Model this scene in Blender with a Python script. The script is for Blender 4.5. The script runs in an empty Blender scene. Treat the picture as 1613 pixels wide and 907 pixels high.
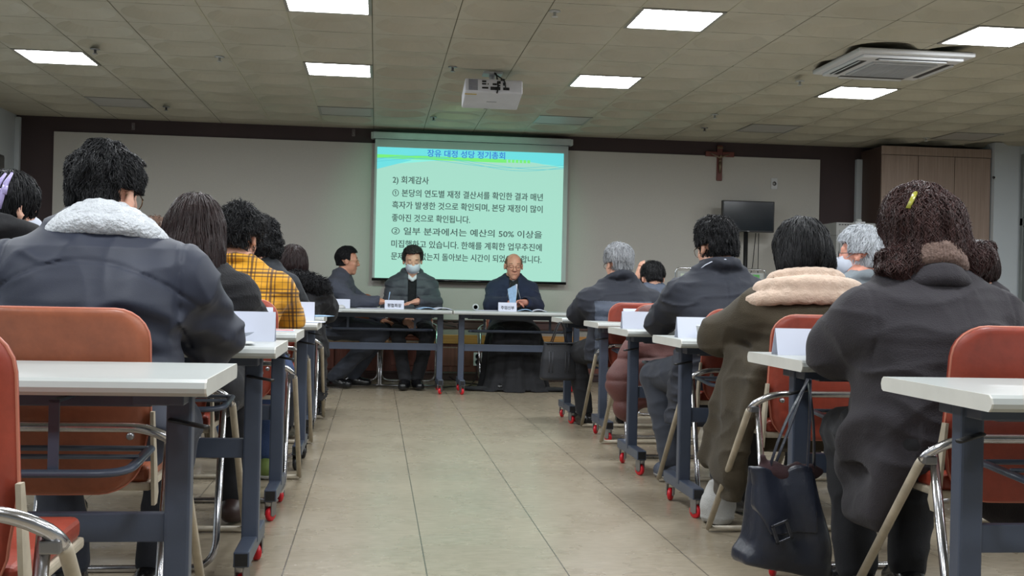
import bpy, bmesh, math, random
import numpy as np
from mathutils import Vector, Matrix
PI = math.pi
random.seed(7)
SC = bpy.context.scene
COL = SC.collection

# ------------------------------------------------------------------ camera, world, exposure
F_PX = 1790.0
YAW, PITCH, ROLL, CAM_H = math.atan(214.5 / F_PX), math.radians(0.145), 0.022, 0.90
_f = Vector((math.sin(YAW) * math.cos(PITCH), math.cos(YAW) * math.cos(PITCH), math.sin(PITCH)))
_r = Vector((math.cos(YAW), -math.sin(YAW), 0.0))
_u = _r.cross(_f)
_c, _s = math.cos(ROLL), math.sin(ROLL)
_r2, _u2 = _r * _c + _u * _s, _u * _c - _r * _s
cam_data = bpy.data.cameras.new('camera')
cam_data.sensor_width = 36.0
cam_data.lens = F_PX / 1613.0 * 36.0
cam_data.clip_start, cam_data.clip_end = 0.05, 100
cam = bpy.data.objects.new('camera', cam_data)
COL.objects.link(cam)
_m = Matrix((_r2, _u2, -_f)).transposed().to_4x4()
_m.translation = Vector((0, 0, CAM_H))
cam.matrix_world = _m
SC.camera = cam

def at_Y(px, py, Y):
    """world point seen at photo pixel (px, py) on the plane y = Y"""
    d = _f + _r2 * ((px - 806.5) / F_PX) - _u2 * ((py - 453.5) / F_PX)
    return Vector((0, 0, CAM_H)) + d * (Y / d.y)

world = bpy.data.worlds.new('world')
SC.world = world
world.use_nodes = True
world.node_tree.nodes['Background'].inputs[0].default_value = (0.62, 0.7, 0.8, 1)
world.node_tree.nodes['Background'].inputs[1].default_value = 0.35
SC.view_settings.view_transform = 'Standard'
SC.view_settings.look = 'None'
SC.view_settings.gamma = 1.0
SC.view_settings.use_curve_mapping = False
SC.view_settings.exposure = 0.12
PANEL_POWER = 40.0          # radiance of the ceiling light panels
SLIDE_POWER = 1.0          # brightness of the projected slide

# ------------------------------------------------------------------ materials
def srgb(r, g, b):
    f = lambda c: (c / 255 / 12.92) if c <= 10 else ((c / 255 + 0.055) / 1.055) ** 2.4
    return (f(r), f(g), f(b), 1.0)

class NT:
    def __init__(s, name):
        s.m = bpy.data.materials.new(name); s.m.use_nodes = True
        s.t = s.m.node_tree; s.b = s.t.nodes['Principled BSDF']
    def n(s, typ, **kw):
        x = s.t.nodes.new(typ)
        for k, v in kw.items(): setattr(x, k, v)
        return x
    def l(s, a, b): s.t.links.new(a, b)
    def coord(s, scale=(1, 1, 1), rot=(0, 0, 0), which='Object'):
        tc = s.n('ShaderNodeTexCoord'); mp = s.n('ShaderNodeMapping')
        mp.inputs['Scale'].default_value = scale; mp.inputs['Rotation'].default_value = rot
        s.l(tc.outputs[which], mp.inputs[0]); return mp.outputs[0]
    def noise(s, vec, scale, detail=3, rough=0.55, dist=0.0):
        x = s.n('ShaderNodeTexNoise'); x.inputs['Scale'].default_value = scale
        x.inputs['Detail'].default_value = detail; x.inputs['Roughness'].default_value = rough
        x.inputs['Distortion'].default_value = dist
        s.l(vec, x.inputs['Vector']); return x.outputs[0]
    def ramp(s, fac, stops, interp='LINEAR'):
        x = s.n('ShaderNodeValToRGB'); x.color_ramp.interpolation = interp
        e = x.color_ramp.elements
        e[0].position, e[0].color = stops[0]; e[1].position, e[1].color = stops[-1]
        for p, c in stops[1:-1]:
            k = e.new(p); k.color = c
        s.l(fac, x.inputs[0]); return x.outputs[0]
    def mix(s, fac, a, b, mode='MIX'):
        x = s.n('ShaderNodeMix', data_type='RGBA', blend_type=mode)
        for i, v in ((0, fac), (6, a), (7, b)):
            if hasattr(v, 'links'): s.l(v, x.inputs[i])
            else: x.inputs[i].default_value = v
        return x.outputs[2]
    def math(s, op, a, b=0.0, c=0.0):
        x = s.n('ShaderNodeMath', operation=op)
        for i, v in ((0, a), (1, b), (2, c)):
            if hasattr(v, 'links'): s.l(v, x.inputs[i])
            else: x.inputs[i].default_value = v
        return x.outputs[0]
    def bump(s, h, strength=0.3, dist=0.01):
        x = s.n('ShaderNodeBump'); x.inputs['Strength'].default_value = strength
        x.inputs['Distance'].default_value = dist
        s.l(h, x.inputs['Height']); s.l(x.outputs[0], s.b.inputs['Normal'])
    def set(s, **kw):
        for k, v in kw.items():
            i = s.b.inputs[k.replace('_', ' ')]
            if hasattr(v, 'links'): s.l(v, i)
            else: i.default_value = v
        return s.m

def simple(name, rgb, rough=0.5, metal=0.0, var=0.08, vscale=6.0, bump=0.0, bscale=80.0, stretch=(1, 1, 1), **kw):
    """a plain surface with slight natural unevenness of tone"""
    t = NT(name); c = srgb(*rgb); v = t.coord(stretch)
    nz = t.noise(v, vscale, 4)
    lo = tuple(x * (1 - var) for x in c[:3]) + (1,); hi = tuple(min(1, x * (1 + var)) for x in c[:3]) + (1,)
    t.set(Base_Color=t.ramp(nz, [(0.3, lo), (0.7, hi)]), Roughness=rough, Metallic=metal)
    if bump: t.bump(t.noise(v, bscale, 3), bump, 0.004)
    for k, x in kw.items(): t.b.inputs[k.replace('_', ' ')].default_value = x
    return t.m

def fabric(name, rgb, rough=0.9, weave=350, bump=0.22, var=0.18, sheen=0.04, soft=9):
    t = NT(name); c = srgb(*rgb); v = t.coord()
    nz = t.noise(v, soft, 5)
    lo = tuple(x * (1 - var) for x in c[:3]) + (1,); hi = tuple(min(1, x * (1 + var)) for x in c[:3]) + (1,)
    t.set(Base_Color=t.ramp(nz, [(0.3, lo), (0.7, hi)]), Roughness=rough, Sheen_Weight=sheen)
    h = t.math('ADD', t.noise(v, weave, 2), t.math('MULTIPLY', t.noise(v, soft * 2.2, 3), 1.5))
    t.bump(h, bump, 0.006); return t.m

def hair_mat(name, rgb, rough=0.5, var=0.45, stretch=(90, 90, 9)):
    t = NT(name); c = srgb(*rgb); v = t.coord(stretch)
    nz = t.noise(v, 1.0, 3, 0.6, 0.6)
    lo = tuple(x * (1 - var) for x in c[:3]) + (1,); hi = tuple(min(1, x * (1 + var * 1.6)) for x in c[:3]) + (1,)
    t.set(Base_Color=t.ramp(nz, [(0.3, lo), (0.7, hi)]), Roughness=rough, Specular_IOR_Level=0.28)
    t.bump(nz, 0.55, 0.006); return t.m

M = {}
M['steel_blue'] = simple('painted_steel_slate', (66, 74, 90), 0.38, 0.0, 0.12, 5, 0.05, 200)
M['top'] = simple('laminate_pale_grey', (176, 180, 178), 0.32, 0, 0.05, 3)
M['edge'] = simple('edge_band_white', (206, 206, 200), 0.4, 0, 0.05, 12)
M['chrome'] = simple('worn_chrome', (196, 196, 200), 0.2, 1.0, 0.25, 14, 0.05, 120)
M['cream'] = simple('cream_enamel_tube', (178, 168, 150), 0.4, 0.0, 0.2, 18, 0.05, 90)
M['black_plastic'] = simple('black_plastic', (24, 24, 26), 0.45)
M['red_wheel'] = simple('red_urethane', (200, 24, 38), 0.35)
M['metal'] = simple('galvanised_metal', (150, 150, 152), 0.35, 0.9)
M['paper'] = simple('white_paper', (205, 210, 226), 0.8, 0, 0.02)
M['ink'] = simple('black_ink', (40, 42, 50), 0.8)
M['paper_blue'] = simple('pale_blue_print', (150, 182, 214), 0.7, 0, 0.15, 40)
M['white'] = simple('white_plastic', (196, 197, 198), 0.45, 0, 0.03)
M['offwhite'] = simple('off_white_card', (180, 182, 180), 0.6)
M['black'] = simple('black_gloss', (14, 15, 18), 0.18)
def vinyl(name, rgb):
    t = NT(name); c = srgb(*rgb); v = t.coord()
    a = t.noise(v, 5, 6, 0.6); b = t.noise(v, 60, 4)
    lo = tuple(x * 0.68 for x in c[:3]) + (1,); hi = tuple(min(1, x * 1.25) for x in c[:3]) + (1,)
    t.set(Base_Color=t.ramp(t.math('ADD', t.math('MULTIPLY', a, .75), t.math('MULTIPLY', b, .25)), [(0.32, lo), (0.68, hi)]), Roughness=0.42)
    t.bump(b, 0.12, 0.004); return t.m
M['vinyl_red'] = vinyl('vinyl_brick_red', (146, 60, 44))
M['vinyl_orange'] = vinyl('vinyl_orange_brown', (146, 82, 56))
M['vinyl_piping'] = simple('vinyl_edge_piping', (190, 116, 96), 0.4)

# ------------------------------------------------------------------ mesh helpers
class MB:
    """collects shapes and links them as one mesh object"""
    def __init__(s): s.v = []; s.f = []; s.mi = []; s.sm = []
    def add(s, vs, fs, mi=0, smooth=False):
        k = len(s.v); s.v.extend([tuple(p) for p in vs])
        for f in fs:
            s.f.append(tuple(i + k for i in f)); s.mi.append(mi); s.sm.append(smooth)
        return s
    def box(s, lo, hi, mi=0, bev=0.0, mat=None, seg=2):
        lo = Vector(lo); hi = Vector(hi)
        bm = bmesh.new(); bmesh.ops.create_cube(bm, size=1.0)
        for v in bm.verts:
            v.co = Vector(((lo.x + hi.x) / 2 + v.co.x * (hi.x - lo.x), (lo.y + hi.y) / 2 + v.co.y * (hi.y - lo.y), (lo.z + hi.z) / 2 + v.co.z * (hi.z - lo.z)))
        if bev > 0:
            bmesh.ops.bevel(bm, geom=bm.edges[:], offset=bev, segments=seg, profile=0.6, affect='EDGES')
        if mat is not None: bm.transform(mat)
        bm.verts.index_update()
        s.add([v.co.copy() for v in bm.verts], [[v.index for v in f.verts] for f in bm.faces], mi, False)
        bm.free(); return s
    def tube(s, pts, r, seg=10, closed=False, mi=0, cap=True, flat=None):
        """round tube along pts; r a number or list; flat=(a,b) gives an oval section"""
        pts = [Vector(p) for p in pts]; n = len(pts)
        rs = r if isinstance(r, (list, tuple)) else [r] * n
        tans = []
        for i in range(n):
            a = pts[(i - 1) % n] if (closed or i > 0) else pts[i]
            b = pts[(i + 1) % n] if (closed or i < n - 1) else pts[i]
            tans.append((b - a).normalized())
        up = Vector((0, 0, 1)) if abs(tans[0].z) < 0.9 else Vector((0, 1, 0))
        nrm = tans[0].cross(up).normalized(); vs = []
        for i in range(n):
            if i > 0:
                nrm = (nrm - tans[i] * nrm.dot(tans[i])).normalized()
            bn = tans[i].cross(nrm)
            for k in range(seg):
                a = 2 * PI * k / seg
                fa, fb = flat or (1, 1)
                vs.append(pts[i] + nrm * (math.cos(a) * rs[i] * fa) + bn * (math.sin(a) * rs[i] * fb))
        fs = []
        for i in range(n if closed else n - 1):
            j = (i + 1) % n
            for k in range(seg):
                l = (k + 1) % seg
                fs.append((i * seg + k, i * seg + l, j * seg + l, j * seg + k))
        if cap and not closed:
            fs.append(tuple(range(seg - 1, -1, -1))); fs.append(tuple((n - 1) * seg + k for k in range(seg)))
        return s.add(vs, fs, mi, True)
    def lathe(s, prof, seg=24, axis='Z', c=(0, 0, 0), mi=0):
        vs = []
        for (r, h) in prof:
            for k in range(seg):
                a = 2 * PI * k / seg; x, y = math.cos(a) * r, math.sin(a) * r
                p = {'Z': (x, y, h), 'X': (h, x, y), 'Y': (x, h, y)}[axis]
                vs.append((p[0] + c[0], p[1] + c[1], p[2] + c[2]))
        fs = []
        for i in range(len(prof) - 1):
            for k in range(seg):
                l = (k + 1) % seg
                fs.append((i * seg + k, i * seg + l, (i + 1) * seg + l, (i + 1) * seg + k))
        if prof[0][0] > 1e-6: fs.append(tuple(range(seg - 1, -1, -1)))
        if prof[-1][0] > 1e-6: fs.append(tuple((len(prof) - 1) * seg + k for k in range(seg)))
        return s.add(vs, fs, mi, True)
    def prism(s, poly, axis, a, b, mi=0, smooth=False):
        """polygon (2D) extruded along an axis from a to b"""
        def P(u, v, w): return {'X': (w, u, v), 'Y': (u, w, v), 'Z': (u, v, w)}[axis]
        n = len(poly)
        vs = [P(u, v, a) for u, v in poly] + [P(u, v, b) for u, v in poly]
        fs = [tuple(range(n)), tuple(range(2 * n - 1, n - 1, -1))] + [(i, (i + 1) % n, n + (i + 1) % n, n + i) for i in range(n)]
        return s.add(vs, fs, mi, smooth)
    def build(s, name, mats, parent=None, loc=None, rotz=0.0, fix=True):
        me = bpy.data.meshes.new(name)
        me.from_pydata(s.v, [], s.f)
        if not isinstance(mats, (list, tuple)): mats = [mats]
        for m in mats: me.materials.append(m)
        me.polygons.foreach_set('material_index', s.mi)
        me.polygons.foreach_set('use_smooth', s.sm)
        if fix:
            bm = bmesh.new(); bm.from_mesh(me); bmesh.ops.recalc_face_normals(bm, faces=bm.faces[:]); bm.to_mesh(me); bm.free()
        me.update()
        o = bpy.data.objects.new(name, me); COL.objects.link(o)
        if parent is not None: o.parent = parent
        if loc is not None: o.location = loc
        o.rotation_euler.z = rotz
        return o

def fillet(pts, rad, n=6):
    pts = [Vector(p) for p in pts]; out = [pts[0]]
    for i in range(1, len(pts) - 1):
        a, b, c = pts[i - 1], pts[i], pts[i + 1]
        d1 = (a - b); d2 = (c - b)
        r = min(rad, d1.length * 0.49, d2.length * 0.49)
        p1 = b + d1.normalized() * r; p2 = b + d2.normalized() * r
        for k in range(n + 1):
            t = k / n
            out.append(p1 * (1 - t) ** 2 + b * 2 * t * (1 - t) + p2 * t * t)
    out.append(pts[-1]); return out

def tag(o, label, cat=None, group=None, kind=None):
    if label: o['label'] = label
    if cat: o['category'] = cat
    if group: o['group'] = group
    if kind: o['kind'] = kind
    return o
def thing(name, label, cat, loc=(0, 0, 0), rotz=0.0, group=None):
    o = bpy.data.objects.new(name, None); COL.objects.link(o)
    o.empty_display_size = 0.1
    o.location = loc; o.rotation_euler.z = rotz
    return tag(o, label, cat, group)
def struct(name, mb, m, **kw):
    o = mb.build(name, m, **kw); o['kind'] = 'structure'; return o
KIDS = {}
def copy_tree(o, parent=None):
    c = o.copy(); COL.objects.link(c)
    c.parent = parent
    for ch in list(o.children): copy_tree(ch, c)
    return c
def place(proto, used, loc, rotz, label, group=None):
    o = proto if not used else copy_tree(proto)
    o.location = loc; o.rotation_euler.z = rotz; o['label'] = label
    if group: o['group'] = group
    return o

def text_span(body):
    """left and right end of a line of lettering at size 1"""
    cu = bpy.data.curves.new('x', 'FONT'); cu.body = body; cu.resolution_u = 1
    o = bpy.data.objects.new('x', cu); COL.objects.link(o)
    me = bpy.data.meshes.new_from_object(o.evaluated_get(bpy.context.evaluated_depsgraph_get()))
    xs = [v.co.x for v in me.vertices]; bpy.data.objects.remove(o); bpy.data.curves.remove(cu); bpy.data.meshes.remove(me)
    return min(xs), max(xs)

def text_mesh(body, name, mat, width=None, height=1.0, parent=None, M4=None, offset=0.0, align='LEFT', extrude=0.0, bold=0.0):
    """lettering as a flat mesh; width stretches the line to that length"""
    cu = bpy.data.curves.new(name, 'FONT'); cu.body = body; cu.size = 1.0; cu.offset = offset
    cu.align_x = align; cu.extrude = extrude
    cu.resolution_u = 3
    o = bpy.data.objects.new(name, cu); COL.objects.link(o)
    dg = bpy.context.evaluated_depsgraph_get()
    me = bpy.data.meshes.new_from_object(o.evaluated_get(dg))
    bpy.data.objects.remove(o); bpy.data.curves.remove(cu)
    xs = [v.co.x for v in me.vertices]; w = max(xs) - min(xs); x0 = min(xs)
    sx = (width / w) if width else height
    for v in me.vertices:
        v.co = Vector(((v.co.x - (x0 if align == 'LEFT' else 0)) * sx, v.co.y * height, v.co.z))
    if bold:                                   # thicken the strokes with slightly shifted layers
        bm = bmesh.new()
        for q, (dx, dy) in enumerate(((-1, 0), (1, 0), (0, -.7), (0, .7), (0, 0))):
            k = me.copy(); k.transform(Matrix.Translation((dx * bold * height, dy * bold * height, q * .00006))); bm.from_mesh(k); bpy.data.meshes.remove(k)
        bm.to_mesh(me); bm.free()
    if M4 is not None: me.transform(M4)
    me.materials.clear(); me.materials.append(mat)
    o = bpy.data.objects.new(name, me); COL.objects.link(o)
    if parent is not None: o.parent = parent
    return o
# ------------------------------------------------------------------ the room
XL, XR, YB, YF, ZC = -3.43, 6.42, 11.30, -4.0, 2.468
TP = 0.4885                      # ceiling tile pitch
def gx(i): return -0.055 + i * TP
def gy(j): return 8.05 + j * TP

# ceiling lights and unlit panels and the cassettes occupy whole tiles
LIT = [(i, j) for i in (-5, -1, 3, 7, 11) for j in (0, -4, -8, -12, -16)]
UNLIT = [(-5, 4), (-1, 4), (3, 4), (7, 4), (11, 4)]
skip = set(LIT) | set(UNLIT)
t = NT('ceiling_tile_beige')
v = t.coord(); a = t.noise(v, 1.6, 4); b = t.noise(v, 160, 2)
t.set(Base_Color=t.ramp(a, [(0.3, srgb(172, 167, 150)), (0.7, srgb(188, 183, 166))]), Roughness=0.75)
t.bump(b, 0.12, 0.003)
M['ceiling'] = t.m
def build_ceiling():
    mb = MB(); N = 32
    R0, R1, R2, D = 0.226, 0.223, 0.156, 0.042
    g = 0.0025
    for i in range(-7, 14):
        for j in range(-25, 7):
            if (i, j) in skip: continue
            x0, x1, y0, y1 = gx(i) + g, gx(i + 1) - g, gy(j) + g, gy(j + 1) - g
            x0c, x1c = max(x0, XL), min(x1, XR); y1c = min(y1, YB); 
            if x1c - x0c < 0.45 or y1c - y0 < 0.45:          # cut tile at the wall: plain
                if x1c > x0c + .01 and y1c > y0 + .01:
                    mb.add([(x0c, y0, ZC), (x1c, y0, ZC), (x1c, y1c, ZC), (x0c, y1c, ZC)], [(0, 1, 2, 3)])
                continue
            cx, cy = (x0 + x1) / 2, (y0 + y1) / 2; h = (x1 - x0) / 2
            vs = []; 
            for k in range(N):
                an = 2 * PI * (k + 0.5) / N; c, s_ = math.cos(an), math.sin(an)
                q = h / max(abs(c), abs(s_))
                for r, z in ((q, ZC), (R0, ZC), (R1, ZC + 0.002), (R2, ZC + D), (R2 - .004, ZC + D + 0.0005)):
                    vs.append((cx + c * r, cy + s_ * r, z))
            fs = []
            for k in range(N):
                l = (k + 1) % N
                for m_ in range(4): fs.append((k * 5 + m_, l * 5 + m_, l * 5 + m_ + 1, k * 5 + m_ + 1))
            fs.append(tuple(k * 5 + 4 for k in range(N)))
            k0 = len(vs)
            for (sx, sy) in ((1, 1), (-1, 1), (-1, -1), (1, -1)): vs.append((cx + sx * h, cy + sy * h, ZC))
            for q, ang in enumerate((PI / 4, 3 * PI / 4, 5 * PI / 4, 7 * PI / 4)):
                k = int(ang / (2 * PI / N) - 0.5)
                fs.append((k * 5, k0 + q, ((k + 1) % N) * 5))
            mb.add(vs, fs)
    # seams: shallow groove strips just above the tile faces
    for i in range(-7, 15):
        x = gx(i)
        if XL < x < XR: mb.box((x - .004, YF, ZC + .004), (x + .004, YB, ZC + .012), mi=1)
    for j in range(-25, 8):
        y = gy(j)
        if y < YB: mb.box((XL, y - .004, ZC + .003), (XR, y + .004, ZC + .010), mi=1)
    # the slab above the tiles
    mb.box((XL - .2, YF - .2, ZC + .12), (XR + .2, YB + .2, ZC + .2), mi=1)
    m2 = simple('ceiling_seam', (120, 118, 98), 0.8)
    # pale T-bars along two of the seams
    for i in (-2, -1, 3, 4):
        x = gx(i)
        mb.box((x - .004, YF, ZC - .0025), (x + .004, YB, ZC + .004), mi=2)
    return struct('ceiling', mb, [M['ceiling'], m2, simple('tbar_paint', (176, 172, 148), 0.5)])
build_ceiling()

# floor: sheet vinyl tiles, long seams every 0.45 m, marbled streaks
t = NT('floor_vinyl_marbled')
v = t.coord()
st = t.noise(t.coord((16, 48, 1)), 1.0, 2, 0.6, 0.3)
fk = t.noise(t.coord((30, 95, 1)), 1.0, 2, 0.6, 0.5)
big = t.noise(v, 0.9, 3)
base = t.ramp(st, [(0.2, srgb(136, 124, 104)), (0.8, srgb(166, 155, 136))])
base = t.mix(t.ramp(fk, [(0.62, (0, 0, 0, 1)), (0.74, (.5, .5, .5, 1))]), base, srgb(98, 86, 68))
base = t.mix(t.ramp(fk, [(0.24, (.35, .35, .35, 1)), (0.36, (0, 0, 0, 1))]), base, srgb(184, 176, 160))
base = t.mix(t.math('MULTIPLY', big, 0.12), base, srgb(134, 124, 106))
sep = t.n('ShaderNodeSeparateXYZ'); t.l(v, sep.inputs[0])
def seam(sock, off, pitch, w):
    f = t.math('FRACT', t.math('DIVIDE', t.math('ADD', sock, off), pitch))
    d = t.math('ABSOLUTE', t.math('SUBTRACT', f, 0.5))
    return t.math('GREATER_THAN', d, 0.5 - w / pitch)
sx = seam(sep.outputs[0], 10 * .45 + .27, 0.45, 0.0022)
sy = seam(sep.outputs[1], 10.0, 0.45, 0.0014)
base = t.mix(t.math('MULTIPLY', sx, 0.75), base, srgb(40, 34, 28))
base = t.mix(t.math('MULTIPLY', sy, 0.22), base, srgb(60, 52, 42))
rg = t.ramp(t.noise(v, 3.0, 4), [(0.3, (0.24,) * 3 + (1,)), (0.7, (0.32,) * 3 + (1,))])
t.set(Base_Color=base, Roughness=rg, Specular_IOR_Level=0.55)
t.bump(t.math('MULTIPLY', sx, -1.0), 0.2, 0.002)
M['floor'] = t.m
struct('floor', MB().box((XL - .2, YF - .2, -0.1), (XR + .2, YB + .2, 0)), M['floor'])

# back wall: dark brown surround, woven beige board, ledge, pale strip, orange rail, red-brown wainscot
t = NT('wall_fabric_beige'); v = t.coord()
w = t.noise(t.coord((260, 260, 260)), 1.0, 2); g2 = t.noise(v, 1.2, 3)
t.set(Base_Color=t.mix(w, srgb(176, 172, 165), srgb(198, 195, 188)), Roughness=0.95)
t.bump(w, 0.3, 0.003); M['board'] = t.m
M['wall_brown'] = simple('wall_dark_brown', (62, 49, 50), 0.75, 0, 0.1, 2, 0.1, 300)
M['wall_white'] = simple('wall_cool_white', (186, 192, 196), 0.8, 0, 0.03, 2)
M['ledge'] = simple('ledge_brown', (74, 46, 42), 0.5, 0, 0.2, 5, stretch=(1, 1, 12))
def wood(name, lo, hi, stretch, rough=0.45, sc=1.0):
    t = NT(name); v = t.coord(stretch)
    a = t.noise(v, sc, 6, 0.65, 0.8)
    t.set(Base_Color=t.ramp(a, [(0.28, srgb(*lo)), (0.55, srgb(*[(p + q) / 2 for p, q in zip(lo, hi)])), (0.75, srgb(*hi))]), Roughness=rough)
    t.bump(a, 0.1, 0.003); return t.m
M['wainscot'] = wood('wainscot_mahogany', (86, 44, 36), (140, 84, 68), (14, 14, 1.6), 0.42)
M['rail_wood'] = wood('rail_orange_pine', (156, 104, 46), (196, 146, 78), (1.5, 12, 30), 0.4)
M['cab_wood'] = wood('cabinet_taupe_oak', (136, 116, 104), (172, 152, 138), (70, 70, 1.5), 0.5)
M['cab_dark'] = wood('cabinet_side_walnut', (66, 50, 44), (88, 70, 62), (70, 70, 1.5), 0.5)

struct('wall_back', MB().box((XL - .1, YB, 0.0), (XR + .1, YB + .15, ZC + .13)), M['wall_brown'])
def panel_board():
    x0, x1, z0, z1 = -3.08, 4.53, 0.60, 2.325
    mb = MB().box((x0, YB - .022, z0), (x1, YB, z1), bev=.003)
    o = struct('trim_1', mb, M['board'])
panel_board()
struct('trim_2', MB().box((-3.40, YB - .075, 0.515), (4.9, YB, 0.60), bev=.006).box((-3.40, YB - .095, 0.588), (4.9, YB, 0.602), bev=.004), M['ledge'])
struct('trim_3', MB().box((-3.40, YB - .05, 0.455), (4.9, YB, 0.515)), simple('pale_strip', (146, 142, 134), 0.6))
struct('trim_4', MB().box((-3.40, YB - .07, 0.365), (4.9, YB, 0.455), bev=.005), M['rail_wood'])
mb = MB().box((-3.40, YB - .03, 0.08), (4.9, YB, 0.365))
x = -3.4
while x < 4.85:
    mb.box((x, YB - .048, 0.10), (x + .07, YB - .02, 0.36), bev=.004)
    mb.box((x + .13, YB - .042, 0.14), (x + .43, YB - .02, 0.33), bev=.008)
    x += .49
struct('trim_5', mb, M['wainscot'])
struct('baseboard_back', MB().box((-3.40, YB - .055, 0), (4.9, YB, 0.085), bev=.006).box((-3.40, YB - .062, 0.06), (4.9, YB, 0.078), bev=.003), wood('baseboard_dark', (44, 26, 24), (76, 50, 44), (2, 12, 12)))
# white corner posts at both ends of the back wall
struct('trim_6', MB().box((XL, YB - .05, 0), (XL + .045, YB + .01, ZC - .02), bev=.004), M['wall_white'])
struct('trim_7', MB().box((4.915, YB - .05, 0), (4.975, YB + .01, 2.34), bev=.004), M['wall_white'])
# short white pier that closes the wall beside the window
struct('wall_pier', MB().box((at_Y(1560, 300, 10.80).x + .012, 10.75, 0), (XR + .1, YB, ZC + .03), bev=.004), M['wall_white'])
struct('wall_left', MB().box((XL - .15, YF, 0), (XL, YB, ZC + .13)), M['wall_white'])
struct('wall_front', MB().box((XL - .15, YF - .15, 0), (XR + .15, YF, ZC + .13)), M['wall_white'])
struct('baseboard_left', MB().box((XL, YF, 0), (XL + .015, YB - .06, .09), bev=.003), simple('baseboard_grey', (70, 66, 64), 0.5))
# wall_right: low wall and lintel with a long band of windows between
mb = MB().box((XR, YF, 0), (XR + .15, YB, 0.75)).box((XR, YF, 2.38), (XR + .15, YB, ZC + .13))
y = YF; k = 0
for yy in (YF, -1.2, 1.8, 4.8, 7.8, 10.70): mb.box((XR, yy, .75), (XR + .15, yy + .12, 2.38))
struct('wall_right', mb, M['wall_white'])
M['alu'] = simple('window_aluminium', (134, 138, 136), 0.35, 0.6)
M['glass_teal'] = simple('window_glass_teal', (44, 74, 78), 0.12, 0, 0.25, 2)
for n_, (a, b) in enumerate(((7.92, 10.70), (4.92, 7.8), (1.92, 4.8), (-1.08, 1.8))):
    fr = MB()
    for (z0, z1) in ((.75, .80), (1.66, 1.74), (2.33, 2.38)): fr.box((XR - .03, a, z0), (XR + .05, b, z1), bev=.004)
    for yy in (a, (a + b) / 2 - .025, b - .05): fr.box((XR - .03, yy, .80), (XR + .05, yy + .05, 2.33), bev=.004)
    w_ = struct('window_%d' % (n_ + 1), fr, M['alu'])
    MB().box((XR + .01, a + .03, .79), (XR + .018, b - .03, 2.34)).build('pane', M['glass_teal'], w_)
# the bright aluminium mullion and teal blind beside the pier
# ------------------------------------------------------------------ ceiling lights
t = NT('panel_diffuser_lit')
t.set(Base_Color=(0.9, 0.9, 0.9, 1), Emission_Color=(0.92, 0.965, 1.0, 1), Emission_Strength=PANEL_POWER)
M['lit'] = t.m
M['unlit'] = simple('panel_diffuser_off', (168, 166, 160), 0.5, 0, 0.03)
M['frame_alu'] = simple('panel_frame', (150, 148, 140), 0.4, 0.3)
def light_proto(name, lit):
    t_ = thing(name, 'x', 'ceiling light')
    h = TP / 2 - .003
    fr = MB()
    for s_ in (-1, 1):
        fr.box((min(s_ * h, s_ * (h - .020)), -h, -.006), (max(s_ * h, s_ * (h - .020)), h, .03), bev=.001, seg=1)
        fr.box((-h, min(s_ * h, s_ * (h - .020)), -.0055), (h, max(s_ * h, s_ * (h - .020)), .03), bev=.001, seg=1)
    fr.box((-h + .001, -h + .001, .001), (h - .001, h - .001, .031))
    fr.build('frame', M['frame_alu'], t_)
    df = MB().box((-h + .012, -h + .012, -.002), (h - .012, h - .012, .0005)).build('diffuser', [M['unlit'], M['lit'] if lit else M['unlit']], t_)
    for f in df.data.polygons: f.material_index = 1 if f.center.z < -.0015 else 0
    return t_
desc = {(-5, 0): 'lit square ceiling light above the navy jacket with fleece collar, far from the screen', (-1, 0): 'x',
        (-1, -4): 'lit square ceiling light cut by the top picture edge beside the strongly domed tiles', (3, 0): 'lit square ceiling light beside the projector, smaller of the two in its column',
        (3, -4): 'large lit square ceiling light between projector and cassette air conditioner, nearer in its column', (7, 0): 'lit square ceiling light just below the cassette air conditioner',
        (7, -4): 'lit square ceiling light cut by the picture edge, above the cassette air conditioner'}
desc[(-1, 0)] = 'lit square ceiling light nearest the screen on the side away from the crucifix'
desc[(3, -4)] = 'large lit square ceiling light between the projector and the cassette air conditioner'
desc[(-5, 0)] = 'lit square ceiling light above the head with the lavender claw clip'
lp = light_proto('ceiling_light', True); first = True
for (i, j) in LIT:
    lb = desc.get((i, j)); g_ = None
    if lb is None: lb, g_ = 'lit square ceiling light panel over the seats nearer the viewer', 'ceiling panels over the nearer seats'
    o = place(lp, not first, ((gx(i) + gx(i + 1)) / 2, (gy(j) + gy(j + 1)) / 2, ZC), 0, lb, g_ or 'lit ceiling panels'); first = False
up = light_proto('ceiling_light', False); first = True
ud = {-5: 'switched-off ceiling panel near the back wall above the navy jacket', -1: 'switched-off ceiling panel at the end of the row, next to the screen housing end, greenish', 3: 'switched-off ceiling panel tinted green, right behind the projector by the screen',
      7: 'switched-off ceiling panel near the wall above the wall-mounted white plate', 11: 'switched-off ceiling panel above the tall wood-grain cabinet'}
for (i, j) in UNLIT:
    place(up, not first, ((gx(i) + gx(i + 1)) / 2, (gy(j) + gy(j + 1)) / 2, ZC), 0, ud[i], 'unlit ceiling panels'); first = False
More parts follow.
